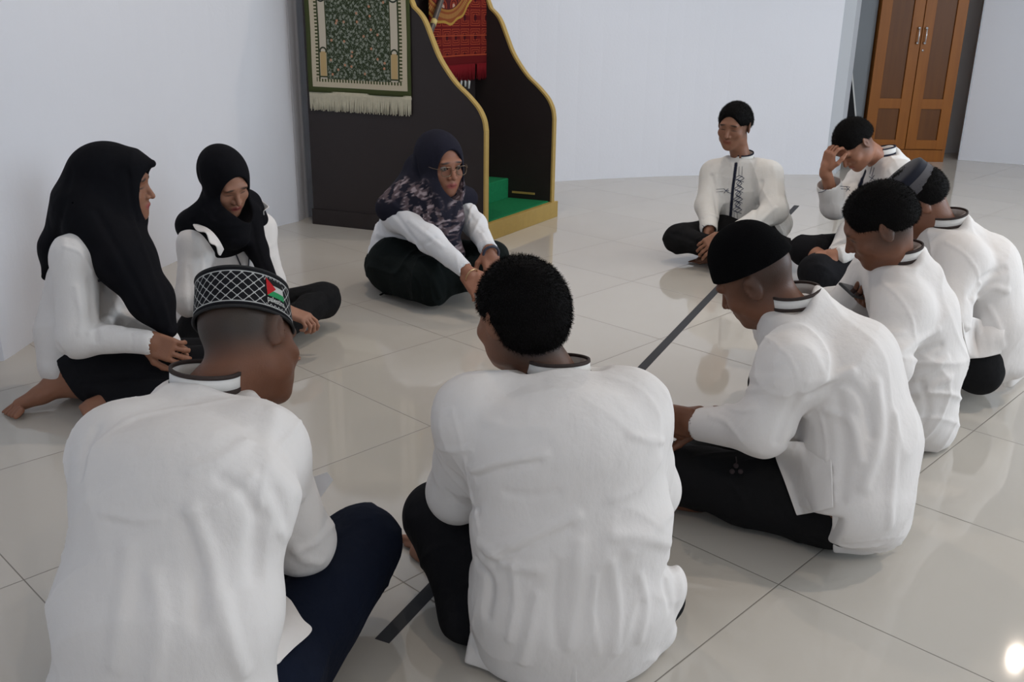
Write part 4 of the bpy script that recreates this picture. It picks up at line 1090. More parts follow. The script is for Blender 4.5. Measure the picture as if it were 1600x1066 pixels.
    sheet('shirt_tail', [list(b1), [A(1300, 815, 2.13), A(1350, 820, 2.11), A(1412, 808, 2.16)], [Z(1301, 864, .012), Z(1355, 867, .012), Z(1410, 852, .012)]], COTTON, so, wave=.0015)
    K = Shape(); s = .95                                             # knitted skullcap
    K.ell(L(0, -.012, .036), np.array([.080, .101, .083])*s, M, 0)
    K.cone(L(0, -.012, .03), L(0, -.012, .085), .0785*s, .072*s, .03, u=M[1], sc=1.24)
    K.cut(L(0, .06, .046), -M[2]+M[1]*.10, .003)
    K.ell(L(0, -.012, .0), np.array([.0765, .097, .085])*s, M, .002, sub=True)
    K.build('skullcap', VH, KNIT, r)
make_h()
def make_g():
    r = person('person', Z(1425, 665, 0), 'bare-headed person holding a phone, seated between the black skullcap and the grey-banded cap')
    f = nrm((-.93, .30, 0)); u = np.array([f[1], -f[0], 0])
    pel, wai, che, nb = A(1418, 615, 2.80), A(1432, 560, 2.76), A(1428, 490, 2.71), A(1402, 398, 2.66)
    SL, SR = A(1408, 482, 2.56), nb+u*.15+f*.04+(0, 0, -.09)
    EL, ER = A(1385, 570, 2.50), SR+f*.14+(0, 0, -.22); WL, WR = EL+f*.19+(0, 0, -.06), A(1368, 476, 2.86)
    hc = A(1374, 353, 2.62)
    HL, HR = A(1400, 620, 2.72), A(1405, 600, 2.95); KL, KR = HL+f*.34-u*.02, HR+f*.34+u*.04; AR, AL = KL+u*.18+(.05, 0, -.07), KR-u*.2+(.08, 0, -.07)
    B = Shape(); pt = []
    M, L = side_body(B, pt, hc, (-.78, .24, -.55), (-.4, .0, .9), .97, nb, che, wai, pel, SL, EL, WL, SR, ER, WR, HL, KL, AL, HR, KR, AR, u, SKD)
    hand(B, WL, f, (.1, .5, -.6), 1, paint=pt, skin=SKD)
    hand(B, WR, (-.85, -.5, .35), (-.1, -.3, .9), -1, curl=(.7, .8, .8, .9), paint=pt, skin=SKD, s=.95)
    pt.insert(0, p_ell(L(0, -.04, -.015), np.array([.10, .08, .045]), M, (.040, .022, .015), .45))
    skinbody(r, B, pt, SKD)
    T = Shape(); T.cone(HL, KL, .078, .07, .03).cone(KL, AR, .065, .05, .03).cone(HL, HR, .082, .082, .06).cone(HR, KR, .09, .07, .03).cone(KR, AL, .062, .048, .03)
    T.floor(); T.build('trousers', .006, BLACK, r, None, (.010, .010, .011))
    S = Shape()
    torso(S, [Z(1440, 655, .06), pel, wai, che, nb-(0, 0, .07)], [.105, .118, .120, .108, .06], [.15, .165, .165, .155, .10], u, .06)
    ax_ = (-.48, .0, 1); top_of_shirt(S, SL, SR, nb, ax_, f)
    S.cone(SL, EL, .066, .064, .05).cone(EL, WL, .062, .042, .035).cone(SR, ER, .066, .058, .04).cone(ER, WR+(.02, .02, -.01), .056, .038, .03)
    S.wr = wrinkle(.0030, 9, 24)
    for px, a, w_ in [([(1378, 440), (1405, 465), (1425, 500), (1430, 540)], .0024, .0045), ([(1400, 555), (1430, 535), (1465, 515)], .005, .010), ([(1400, 568), (1440, 550), (1470, 540)], -.005, .010),
        ([(1430, 590), (1455, 580), (1480, 560)], .004, .010), ([(1440, 620), (1465, 600), (1485, 590)], .004, .010), ([(1360, 500), (1385, 520), (1410, 520)], .003, .008), ([(1440, 600), (1450, 640), (1440, 670)], -.004, .010)]:
        S.pfold(px, a, w_)
    S.floor(.004); so = S.build('shirt', VS, COTTON, r, None, WHITE)
    collar(r, so, nb-nrm(ax_)*.008, ax_, f, .060, .064, .034, sw=.0070)
    hairmesh(r, hairshape(L, M, .97, top=1.02, back=-.020, fringe=.068, seed=6, wide=1.0), VH, M, hc, 13000, .0065, 6)
    ph = WR+nrm((-.85, -.5, .35))*.075+(-.005, -.01, .022)
    Mp = frame((-.85, -.5, .30), (-.1, -.4, .9))
    e = empty('phone', ph, 'black phone held in the hand of the bare-headed person in the right hand row', 'phone')
    MB().box(ph, (.035, .072, .004), Mp).build('phone_body', mat('phone_black', (.01, .01, .012), .3), e, bevel=.003)
    MB().box(ph+Mp[2]*.0043, (.032, .068, .0004), Mp).build('screen', mat('phone_glass', (.012, .013, .018), .06), e)
    for o_ in ((.018, .050), (.018, .036)): MB().tube([ph-Mp[2]*.004+Mp[0]*o_[0]+Mp[1]*o_[1], ph-Mp[2]*.006+Mp[0]*o_[0]+Mp[1]*o_[1]], .006, 12).build('camera_lens', mat('lens_rim', (.25, .25, .27), .2, metal=1), e, True)
make_g()
def make_f():
    r = person('person', Z(1545, 590, 0), 'person in black cap with a grey band, farthest right, white shirt, head bowed')
    f = nrm((-.93, .30, 0)); u = np.array([f[1], -f[0], 0])
    pel, wai, che, nb = A(1535, 545, 3.16), A(1542, 495, 3.14), A(1530, 420, 3.10), A(1476, 345, 3.06)
    SL, SR = A(1502, 408, 2.96), nb+u*.15+f*.04+(0, 0, -.09)
    EL, ER = A(1480, 500, 2.92), SR+f*.14+(0, 0, -.22); WL, WR = EL+f*.20+(0, 0, -.08), ER+f*.22-(0, 0, .05)
    hc = A(1433, 316, 3.08)
    HL, HR = A(1520, 558, 3.08), A(1525, 540, 3.30); KL, KR = HL+f*.34+u*.09, HR+f*.34+u*.06; AR, AL = KL+u*.18+(.05, 0, -.07), KR-u*.2+(.08, 0, -.07)
    B = Shape(); pt = []
    M, L = side_body(B, pt, hc, (-.62, .22, -.75), (-.7, .1, .7), .95, nb, che, wai, pel, SL, EL, WL, SR, ER, WR, HL, KL, AL, HR, KR, AR, u, SKD)
    hand(B, WL, f, (.1, .5, -.6), 1, paint=pt, skin=SKD); hand(B, WR, f, (.1, -.5, -.6), -1, paint=pt, skin=SKD)
    skinbody(r, B, pt, SKD, .0045)
    T = Shape(); T.cone(HL, KL, .078, .07, .03).cone(KL, AR, .065, .05, .03).cone(HL, HR, .082, .082, .06).cone(HR, KR, .09, .07, .03).cone(KR, AL, .062, .048, .03)
    T.cone(HL, HL+(.02, -.03, -.05), .075, .065, .04).floor(); T.build('trousers', .006, BLACK, r, None, (.010, .010, .011))
    S = Shape()
    torso(S, [pel, wai, che, nb-(0, 0, .07)], [.125, .125, .112, .06], [.165, .165, .155, .10], u, .06)
    S.cone(A(1580, 500, 3.14), A(1590, 570, 3.10), .075, .035, .05, u=u, sc=1.5)
    ax_ = (-.48, .0, 1); top_of_shirt(S, SL, SR, nb, ax_, f)
    S.cone(SL, EL, .066, .064, .05).cone(EL, WL, .062, .042, .035).cone(SR, ER, .066, .058, .04).cone(ER, WR, .056, .040, .03)
    S.wr = wrinkle(.0030, 10, 24)
    for px, a, w_ in [([(1478, 378), (1505, 395), (1525, 420), (1532, 445)], .003, .005), ([(1515, 465), (1535, 435), (1570, 420)], -.005, .010), ([(1520, 470), (1550, 450), (1575, 455)], .005, .009),
        ([(1508, 510), (1540, 520), (1562, 545)], .004, .007), ([(1508, 520), (1530, 532), (1555, 548)], -.004, .006), ([(1545, 480), (1560, 510), (1566, 540)], .004, .008)]:
        S.pfold(px, a, w_)
    S.floor(.004); so = S.build('shirt', .005, COTTON, r, None, WHITE)
    collar(r, so, nb-nrm(ax_)*.008, ax_, f, .060, .064, .034, sw=.0065)
    sheet('shirt_flap', gridpx([[(1503, 490), (1535, 500), (1570, 510)], [(1505, 520), (1535, 526), (1568, 530)], [(1514, 561), (1538, 559), (1564, 553)]], [S, T], .016), COTTON, so)
    b1 = hitmin([S], np.array([(1562, 520), (1580, 520), (1598, 515)]), -.01)
    sheet('shirt_tail', [list(b1), [A(1562, 560, 3.06), A(1582, 560, 3.04), A(1602, 555, 3.1)], [Z(1568, 606, .012), Z(1582, 604, .012), Z(1606, 585, .012)]], COTTON, so, wave=.0015)
    hairmesh(r, hairshape(L, M, .95, top=.98, back=-.030, fringe=.07, seed=7, wide=1.0), .003, M, hc, 8000, .0065, 7)
    pf = songkok(M, L, .95, .045, .108, .083, .076, .104, .096, tilt=.0)
    V, Fc = cap_mesh(pf, up=M[2], dome=.012)
    cp = link('cap', pymesh('cap', V, Fc), mat('navy_black_velvet', (.010, .012, .022), .9, .2, sheen=.2), r)
    bd = []; bf = []; n = 40
    for i, a in enumerate(np.linspace(0, 2*math.pi, n, endpoint=False)):
        bd += [pf(a, .02, .0012), pf(a, .62, .0012)]
        j = (i+1) % n; bf.append((2*i, 2*j, 2*j+1, 2*i+1))
    rr_ = []; 
    MB().add(bd, bf).build('grey_band', mat('grey_ribbon', (.075, .072, .080), .8), cp, True)
make_f()
# ================================================================ far side of the circle
HIJ = mat('black_scarf_cloth', rough=.92, spec=.10, attr=True, bump=[(600, .0003, S1), (16, .006, (1, 1, .5))])
def hood(S, L, M, s=1., k=.03, low=-.10):
    """scarf wrapped closely round the head with an oval opening for the face"""
    S.ell(L(0, -.020, .026), np.array([.090, .116, .106])*s, M, 0)
    S.ell(L(0, .028, -.040), np.array([.076, .070, .084])*s, M, k)
    S.ell(L(0, -.01, low), np.array([.080, .085, .06])*s, M, .04)
def face_hole(S, L, M, s=1., w=.054, top=.072, bot=-.098, dp=.060):
    c = (top+bot)/2; S.ell(L(0, .105, c), np.array([w, dp, (top-bot)/2])*s, M, .006, sub=True)
def make_b():
    r = person('person', Z(350, 525, 0), 'girl in short black headscarf and frilled white blouse, cross-legged and looking down')
    f = nrm((.50, -.86, 0)); u = np.array([f[1], -f[0], 0])
    pel, wai, che, nb = A(345, 490, 3.72), A(348, 445, 3.68), A(352, 400, 3.62), A(356, 352, 3.56)
    SR, SL = A(306, 382, 3.48), A(404, 358, 3.74)
    ER, WR = A(300, 470, 3.42), A(448, 487, 3.42); EL, WL = A(425, 440, 3.74), A(400, 480, 3.62)
    hc = A(352, 284, 3.49); SKG = (.34, .165, .105)
    HR, HL = A(318, 520, 3.55), A(385, 495, 3.78); KL, KR = A(505, 468, 3.76), A(350, 580, 3.30); AL, AR = A(440, 512, 3.50), A(430, 540, 3.45)
    B = Shape(); pt = []
    M, L = side_body(B, pt, hc, (.62, -.60, -.50), (.12, -.30, .90), .98, nb, che, wai, pel, SL, EL, WL, SR, ER, WR, HL, KL, AL, HR, KR, AR, u, SKG, .044, True)
    hand(B, WR, (.86, -.25, -.20), (-.2, .1, -.9), 1, curl=(.6, .8, .9, 1.0), paint=pt, skin=SKG, s=.92)
    hand(B, WL, (.1, -.8, -.2), (0, 0, -1), -1, paint=pt, skin=SKG, s=.9)
    foot(B, AL, (-.4, -.9, -.1), (0, 0, 1), .85, 1); foot(B, AR, (.8, -.3, -.1), (0, 0, 1), .85, -1)
    skinbody(r, B, pt, SKG, .0034)
    T = Shape()
    T.cone(HL, KL, .085, .068, .03).cone(KL, AL, .064, .052, .03).cone(HL, HR, .10, .10, .06).cone(HR, KR, .088, .068, .03).cone(KR, AR, .062, .045, .03)
    T.pfold([(440, 500), (470, 460), (520, 450)], -.006, .012); T.wr = wrinkle(.003, 21, 30); T.floor(); T.build('trousers', .005, BLACK, r, None, (.010, .010, .011))
    S = Shape()
    torso(S, [A(338, 520, 3.72), pel, wai, che, nb-(0, 0, .05)], [.115, .11, .10, .095, .05], [.165, .155, .14, .140, .09], u, .05)
    S.cone(SL, SR, .05, .05, .06).cone(SL, nb-(0, 0, .03), .048, .04, .05).cone(SR, nb-(0, 0, .03), .048, .04, .05)
    S.cone(SR, ER, .062, .058, .04).cone(ER, WR-(.02, 0, 0), .055, .038, .03).cone(SL, EL, .058, .052, .04).cone(EL, WL, .05, .036, .03)
    S.wr = wrinkle(.0028, 22, 30)
    for px, a, w_ in [([(320, 400), (315, 440), (318, 480)], .005, .010), ([(338, 400), (340, 440), (335, 470)], -.005, .010), ([(295, 420), (298, 460), (300, 500)], -.003, .010)]: S.pfold(px, a, w_)
    S.floor(); so = S.build('blouse', .005, COTTON, r, None, WHITE)
    # frills along the armholes
    sheet('frill', [[A(306, 350, 3.44), A(325, 357, 3.40), A(340, 372, 3.39), A(350, 390, 3.42)], [A(300, 353, 3.42), A(320, 366, 3.36), A(334, 384, 3.35), A(345, 399, 3.40)]], COTTON, so, wave=.009)
    sheet('frill', [[A(398, 316, 3.72), A(406, 324, 3.68), A(408, 336, 3.68)], [A(408, 312, 3.70), A(418, 322, 3.64), A(412, 336, 3.64)]], COTTON, so, wave=.009)
    Hh = Shape(); hood(Hh, L, M, .98)
    Hh.cone(A(350, 335, 3.53), A(342, 362, 3.54), .085, .105, .04, u=u, sc=1.25)
    Hh.cone(A(308, 352, 3.50), A(296, 352, 3.52), .055, .040, .04).cone(A(335, 340, 3.50), A(300, 350, 3.50), .06, .05, .04)
    Hh.cone(A(360, 345, 3.46), A(368, 372, 3.46), .060, .040, .04, u=u, sc=1.3)
    Hh.cone(A(392, 335, 3.56), A(402, 390, 3.54), .040, .036, .03).cone(A(402, 390, 3.54), A(422, 440, 3.46), .036, .030, .03)
    Hh.cone(A(395, 345, 3.7), A(385, 320, 3.62), .06, .06, .04)
    for px, a, w_ in [([(318, 330), (340, 350), (375, 352)], .003, .008), ([(300, 345), (330, 368), (370, 372)], -.004, .008), ([(395, 350), (405, 400), (425, 440)], -.003, .007), ([(308, 262), (318, 310), (335, 340)], -.003, .010)]: Hh.pfold(px, a, w_)
    face_hole(Hh, L, M, .98, .063, .086, -.106, .082)
    Hh.build('headscarf', .0042, HIJ, r, None, (.006, .006, .008))
    LAN = mat('lanyard_strap', (.03, .035, .05), .7)
    lo = []
    for q in ([(366, 391), (372, 405), (379, 422), (383, 440)], [(388, 388), (389, 405), (388, 425), (388, 440)]): lo.append(S.hit(q, .004))
    mb = MB(); [mb.tube(cr(list(q), 3), .0045, 6, flat=.5) for q in lo]; mb.build('lanyard', LAN, r, True)
    q = S.hit([(350, 391), (360, 389)], .006); MB().tube(list(q), .006, 6).build('brooch', mat('brooch_dark', (.03, .03, .03), .3), r, True)
make_b()
def make_a():
    r = person('person', Z(150, 600, 0), 'barefoot girl in long black veil, sitting sideways in profile, farthest left')
    f = nrm((1, .12, 0)); u = np.array([f[1], -f[0], 0]); SKG = (.27, .120, .070)
    pel, wai, che, nb = A(128, 572, 3.10), A(128, 510, 3.06), A(138, 440, 3.02), A(158, 362, 2.98)
    SR, SL = A(118, 402, 2.86), A(165, 385, 3.14)
    ER, WR = A(122, 528, 2.84), A(226, 533, 2.84); EL, WL = A(200, 500, 3.12), A(265, 535, 2.98)
    hc = A(184, 290, 2.96)
    HR, HL = A(135, 580, 3.02), A(150, 570, 3.16); KR, KL = A(330, 575, 2.98), A(340, 560, 3.12); AR = A(108, 603, 3.00); AL = A(175, 628, 2.92)
    B = Shape(); pt = []
    M, L = side_body(B, pt, hc, (.98, .12, -.10), (.08, 0, 1), .98, nb, che, wai, pel, SL, EL, WL, SR, ER, WR, HL, KL, KL+(-.30, -.02, -.09), HR, KR, KR+(-.2, -.05, -.07), u, SKG, .044, True, lids=True)
    hand(B, WR, (.90, .02, -.34), (0, .9, -.3), -1, curl=(.45, .5, .6, .7), paint=pt, skin=SKG, s=.95, thumb=.2)
    hand(B, WL, (.75, -.35, -.30), (0, -.6, -.6), 1, curl=(.4, .5, .6, .7), paint=pt, skin=SKG, s=.92)
    # bare foot stretched out behind, sole turned up to the side
    B.cone(A(150, 600, 2.98), A(96, 602, 3.0), .042, .034, .02)
    B.chain([A(98, 602, 3.0), A(66, 616, 2.98), A(32, 632, 2.955)], [.034, .028, .021], .02, u=(.4, .9, 0), sc=1.2)
    B.cone(A(92, 592, 3.0), A(80, 600, 3.0), .034, .028, .02)
    for i in range(5): B.cone(A(26+i*2, 632+i*2.4, 2.965-i*.014), A(5+i*5, 646+i*1.4, 2.950-i*.014), .0115-.0006*i, .0085, .003)
    B.cone(A(172, 625, 2.93), A(142, 636, 2.90), .030, .026, .02)
    for i in range(4): B.cone(A(146-i*2, 630+i*4, 2.90-i*.006), A(128+i*2, 636+i*4, 2.89-i*.006), .011, .009, .006)
    skinbody(r, B, pt, SKG, .0034)
    T = Shape()
    T.cone(HR, KR, .090, .068, .03).cone(HL, KL, .09, .07, .03).cone(pel+(0, 0, .0), HR, .11, .10, .05)
    T.cone(KR, A(150, 602, 2.96), .062, .050, .04).cone(A(300, 615, 2.90), A(135, 603, 2.96), .055, .040, .03).cone(A(260, 612, 2.9), A(180, 620, 2.92), .05, .034, .03)
    T.wr = wrinkle(.002, 31, 26); T.pfold([(120, 595), (180, 590), (270, 590)], -.006, .010); T.cut(A(110, 590, 2.96), (-1, -.1, -.6), .004)
    T.ad.append(('c', *Shape().cone(HR, pel, .1, .1).ad[0][1:])); T.floor(); T.build('trousers', .005, BLACK, r, None, (.009, .009, .011))
    S = Shape()
    torso(S, [A(112, 560, 3.08), wai, che, nb-(0, 0, .05)], [.100, .098, .095, .05], [.14, .140, .140, .09], u, .05)
    S.cone(A(105, 520, 3.05), A(92, 566, 2.99), .075, .020, .05, u=u, sc=1.6)
    S.cone(A(108, 440, 3.04), A(98, 520, 3.05), .06, .08, .05)
    S.cone(SL, SR, .05, .05, .06).cone(SR, nb-(0, 0, .03), .05, .04, .05)
    S.cone(SR, ER, .068, .062, .04).cone(ER, WR, .056, .036, .03).cone(SL, EL, .06, .05, .03).cone(EL, WL, .05, .036, .03)
    S.cone(A(205, 533, 2.84), A(230, 536, 2.84), .036, .038, .01).cone(A(228, 536, 2.84), A(250, 540, 2.84), .028, .03, .002, sub=True)
    S.wr = wrinkle(.0028, 32, 26)
    for px, a, w_ in [([(100, 385), (125, 395), (145, 425)], .003, .005), ([(140, 440), (145, 490), (150, 530)], -.006, .010), ([(120, 450), (128, 490), (125, 520)], .004, .010),
        ([(140, 520), (165, 510), (190, 512)], .005, .008), ([(150, 505), (170, 495), (190, 505)], -.005, .007), ([(90, 540), (105, 560), (110, 575)], -.004, .008), ([(205, 520), (207, 535), (205, 548)], -.002, .003), ([(155, 420), (170, 450), (190, 470)], .003, .008)]: S.pfold(px, a, w_)
    S.floor(); so = S.build('blouse', VS, COTTON, r, None, WHITE)
    q = S.hit([(154, 439), (168, 433)], .004); MB().tube(list(q), .0042, 6).build('lanyard', mat('dark_strap', (.03, .03, .04), .7), r, True)
    V = Shape(); hood(V, L, M, .98, .04)
    V.ell(L(0, -.045, .015), np.array([.092, .110, .105]), M, .04)                       # bun under the cloth
    V.cone(L(0, .060, .075), L(0, .105, .080), .040, .012, .035, u=M[0], sc=1.7)            # stiff peak over the brow
    V.cone(A(160, 345, 2.96), A(196, 405, 2.92), .105, .082, .05, u=u, sc=1.4)
    V.cone(A(196, 405, 2.92), A(238, 470, 2.90), .082, .058, .04, u=u, sc=1.5).cone(A(238, 470, 2.90), A(264, 515, 2.90), .058, .026, .04, u=u, sc=1.6)
    V.cone(A(130, 320, 2.99), A(92, 385, 3.06), .095, .050, .05, u=u, sc=1.5).cone(A(92, 385, 3.06), A(74, 430, 3.09), .050, .016, .04, u=u, sc=2.0)
    V.cone(A(140, 330, 2.92), A(150, 375, 2.86), .09, .035, .04)
    for px, a, w_ in [([(150, 330), (190, 400), (240, 500)], -.004, .012), ([(205, 340), (235, 420), (268, 520)], .004, .010), ([(110, 270), (95, 340), (75, 430)], -.004, .012), ([(200, 270), (205, 310), (215, 345)], -.003, .008)]: V.pfold(px, a, w_)
    face_hole(V, L, M, .98, .056, .068, -.108, .092)
    V.cut(A(160, 437, 2.80), (-.62, -.10, -.80), .004) if False else None
    V.build('veil', .0045, HIJ, r, None, (.006, .006, .008))
make_a()
def make_c():
    r = person('person', Z(635, 425, 0), 'woman in glasses and dark floral headscarf, white shirt with green gore, in front of pulpit')
    f = nrm((.62, -.78, 0)); u = np.array([f[1], -f[0], 0]); SKT = (.30, .130, .078)
    pel, wai, che, nb = A(632, 402, 4.38), A(640, 375, 4.34), A(658, 335, 4.26), A(680, 300, 4.17)
    SR, SL = A(622, 335, 4.10), A(714, 318, 4.34)
    ER, WR = A(672, 375, 3.96), A(728, 423, 3.86); EL, WL = A(742, 352, 4.18), A(765, 392, 4.00)
    hc = A(688, 258, 4.10); s = 1.12
    HR, HL = A(620, 415, 4.22), A(660, 402, 4.45); KR, KL = A(668, 435, 4.02), A(768, 402, 4.22); AL, AR = A(700, 440, 4.05), A(745, 420, 4.15)
    B = Shape(); pt = []
    M, L = side_body(B, pt, hc, (.56, -.80, -.12), (.04, -.08, 1), s, nb, che, wai, pel, SL, EL, WL, SR, ER, WR, HL, KL, AL, HR, KR, AR, u, SKT, .044, True, lids=False)
    hand(B, WR, (.55, -.35, -.75), (.2, .5, -.8), 1, curl=(.4, .4, .5, .6), paint=pt, skin=SKT); hand(B, WL, (.15, -.45, -.85), (-.2, .4, -.5), -1, curl=(.4, .4, .5, .6), paint=pt, skin=SKT)
    skinbody(r, B, pt, SKT, .0034); eyes(r, L, M, s, SKT)
    G = mat('glasses_frame', (.16, .11, .07), .3, metal=.6); gl = mat('glasses_lens', (.9, .9, .9), .03); gl.node_tree.nodes['Principled BSDF'].inputs['Transmission Weight'].default_value = 1; gl.node_tree.nodes['Principled BSDF'].inputs['IOR'].default_value = 1.02
    mb = MB(); lenses = []
    for q in (-1, 1):
        P = [L(q*.0335+.0215*math.copysign(abs(math.cos(a))**.6, math.cos(a)), .108-.006*abs(math.cos(a)), .004+.0175*math.copysign(abs(math.sin(a))**.7, math.sin(a))) for a in np.linspace(0, 2*math.pi, 25)[:-1]]
        mb.tube(P, .0016, 6, closed=True); lenses.append(P); mb.tube([L(q*.057, .104, .012), L(q*.075, .070, .012), L(q*.080, .01, .010)], .0014, 6)
    mb.tube([L(-.010, .108, .008), L(0, .112, .011), L(.010, .108, .008)], .0014, 6); go = mb.build('glasses', G, r, True)
    for P in lenses: MB().prism(P, M[1]*.0008).build('lens', gl, go)
    T = Shape()
    T.cone(HR, KR, .105, .085, .04).cone(HL, KL, .10, .072, .04).cone(HL, HR, .13, .13, .06).cone(KR, A(705, 435, 4.10), .078, .06, .05).cone(KL, A(720, 430, 4.1), .06, .05, .05)
    T.cone(A(640, 440, 4.10), A(675, 462, 4.03), .06, .045, .06).cone(A(690, 440, 4.05), A(745, 428, 4.08), .065, .06, .05).cone(A(600, 415, 4.35), A(640, 440, 4.1), .09, .06, .05)
    T.pfold([(650, 400), (672, 430), (688, 465)], .008, .012); T.pfold([(690, 410), (700, 440), (700, 465)], -.006, .010); T.pfold([(630, 420), (650, 445), (655, 468)], -.006, .010)
    T.wr = wrinkle(.004, 41, 24); T.floor(); T.build('skirt', .005, BLACK, r, None, (.006, .009, .009))
    MB().tube([Z(594, 461, .012), Z(608, 454, .014), A(628, 444, 4.16)], .006, 6, flat=.5).build('waist_tie', BLACK, r, True)
    S = Shape()
    torso(S, [pel+(0, 0, .01), wai, che, nb-(0, 0, .06)], [.135, .13, .115, .05], [.165, .165, .16, .09], u, .06)
    S.cone(SL, SR, .055, .055, .06).cone(SL, nb-(0, 0, .04), .05, .045, .05).cone(SR, nb-(0, 0, .04), .05, .045, .05)
    S.cone(SR, ER, .062, .058, .05).cone(ER, WR-nrm(WR-ER)*.015, .054, .038, .03).cone(SL, EL, .058, .054, .04).cone(EL, WL-nrm(WL-EL)*.015, .052, .038, .03)
    S.cone(WR-nrm(WR-ER)*.02, WR+nrm(WR-ER)*.06, .030, .034, .002, sub=True).cone(WL-nrm(WL-EL)*.02, WL+nrm(WL-EL)*.06, .030, .034, .002, sub=True)
    S.cone(A(605, 405, 4.34), A(596, 416, 4.28), .06, .035, .05)
    S.wr = wrinkle(.003, 42, 30)
    for px, a, w_ in [([(618, 335), (640, 365), (665, 395)], -.005, .010), ([(590, 365), (610, 372), (640, 375)], .005, .010), ([(588, 375), (615, 382), (650, 385)], -.005, .008), ([(640, 345), (665, 365), (690, 385)], .004, .010), ([(655, 385), (670, 378), (680, 372)], -.004, .008), ([(735, 335), (745, 350), (752, 362)], -.004, .008), ([(728, 320), (742, 345), (760, 380)], .003, .008)]: S.pfold(px, a, w_)
    S.cut(A(590, 418, 4.25), (-.05, -.1, -1), .004)
    gp = S.hit([(600, 388), (594, 402), (590, 416), (598, 416), (604, 400), (602, 408), (596, 412)])
    paint = [p_line(S.hit([(600, 390), (598, 397)]), .003, (.01, .22, .09)), p_line(S.hit([(598, 398), (595, 416)]), .010, (.01, .22, .09)), p_line(S.hit([(597, 410), (594, 417)]), .014, (.01, .22, .09)),
             p_line(S.hit([(737, 398), (745, 405)]), .010, (.01, .22, .09))]
    so = S.build('shirt', VS, COTTON, r, paint, (.72, .73, .76))
    # scarf: plain round the face, flowered over the shoulders and down the front
    V = Shape(); hood(V, L, M, s, .04)
    V.cone(A(668, 285, 4.2), A(640, 310, 4.24), .09, .085, .05).cone(A(640, 310, 4.24), A(612, 325, 4.18), .085, .060, .05, u=f, sc=1.3).cone(A(640, 320, 4.12), A(625, 325, 4.08), .065, .06, .05)
    V.cone(A(690, 300, 4.16), A(728, 310, 4.30), .07, .055, .05)
    V.cone(A(640, 305, 4.15), A(608, 325, 4.08), .085, .060, .05).cone(A(650, 315, 4.08), A(655, 330, 4.06), .07, .05, .05)
    V.cone(A(690, 300, 4.08), A(694, 345, 4.04), .080, .062, .04, u=u, sc=1.3).cone(A(694, 345, 4.04), A(703, 378, 4.02), .062, .034, .04, u=u, sc=1.4).cone(A(703, 378, 4.02), A(714, 396, 4.04), .032, .036, .03)
    V.cone(A(655, 265, 4.22), A(650, 300, 4.25), .07, .07, .05)
    for px, a, w_ in [([(660, 290), (672, 320), (690, 345)], -.007, .010), ([(650, 250), (655, 285), (675, 310)], -.005, .012), ([(712, 300), (708, 330), (705, 360)], -.006, .008), ([(645, 230), (640, 260), (645, 290)], -.004, .012), ([(615, 320), (640, 335), (665, 345)], .005, .010), ([(685, 312), (690, 340), (698, 365)], .005, .008)]: V.pfold(px, a, w_)
    face_hole(V, L, M, s, .060, .084, -.108, .085)
    cz = V.hit([(608, 300), (650, 300), (668, 325), (692, 350), (700, 375), (712, 392), (722, 300), (718, 330), (708, 352), (625, 285), (645, 318), (672, 345)])
    rs = np.random.RandomState(5)
    def floral(P, col):
        def nz(f_, sd):
            q = np.random.RandomState(sd); K = q.normal(size=(6, 3))*f_; ph = q.uniform(0, 6, 6); return sum(np.sin(P@K[i]+ph[i]+np.sin(P@K[(i+1) % 6]*.7)) for i in range(6))/6
        zone = np.zeros(len(P))
        for c_, rr in ((cz[0], .055), (cz[1], .060), (cz[2], .060), (cz[3], .050), (cz[4], .050), (cz[5], .05), (cz[6], .055), (cz[7], .050), (cz[8], .045), (cz[10], .05), (cz[11], .05), (cz[9], .04)):
            zone = np.maximum(zone, np.clip(1.25-np.linalg.norm(P-c_, axis=1)/rr, 0, 1))
        w_ = np.clip((nz(62, 1)+.08+.6*nz(150, 2))*5, 0, 1)*np.clip(zone*2, 0, 1)
        w2 = np.clip((nz(170, 4)-.05)*5, 0, 1)
        c1 = np.array((.30, .25, .27)); c2 = np.array((.10, .075, .085)); cc = c1*w2[:, None]+c2*(1-w2[:, None])
        return col*(1-w_[:, None])+cc*w_[:, None]
    V.build('headscarf', .0036, HIJ, r, [floral], (.016, .016, .026))
    W_ = nrm(WL-EL); MB().tube([WL+W_*.022+np.array(q)@frame(W_, (0, 0, 1))*.033 for q in [(math.cos(a), 0, math.sin(a)) for a in np.linspace(0, 6.283, 21)[:-1]]], .006, 8, closed=True, flat=1.).build('wristwatch', mat('watch_strap', (.03, .035, .06), .5), r, True)
    W_ = nrm(WR-ER); MB().tube([WR+W_*.035+np.array(q)@frame(W_, (0, 0, 1))*.031 for q in [(math.cos(a), 0, math.sin(a)) for a in np.linspace(0, 6.283, 21)[:-1]]], .003, 8, closed=True).build('bracelet', mat('bracelet_metal', (.5, .35, .2), .3, metal=1), r, True)
make_c()
EMB = mat('navy_embroidery', (.03, .04, .09), .8)
def zig(S, pts, r_=.0012, lift=.0012, n=4):
    P = []
    for i in range(len(pts)-1):
        for t in np.linspace(0, 1, n, endpoint=False): P.append(np.array(pts[i])*(1-t)+np.array(pts[i+1])*t)
    P.append(np.array(pts[-1])); return list(S.hit(P, lift))
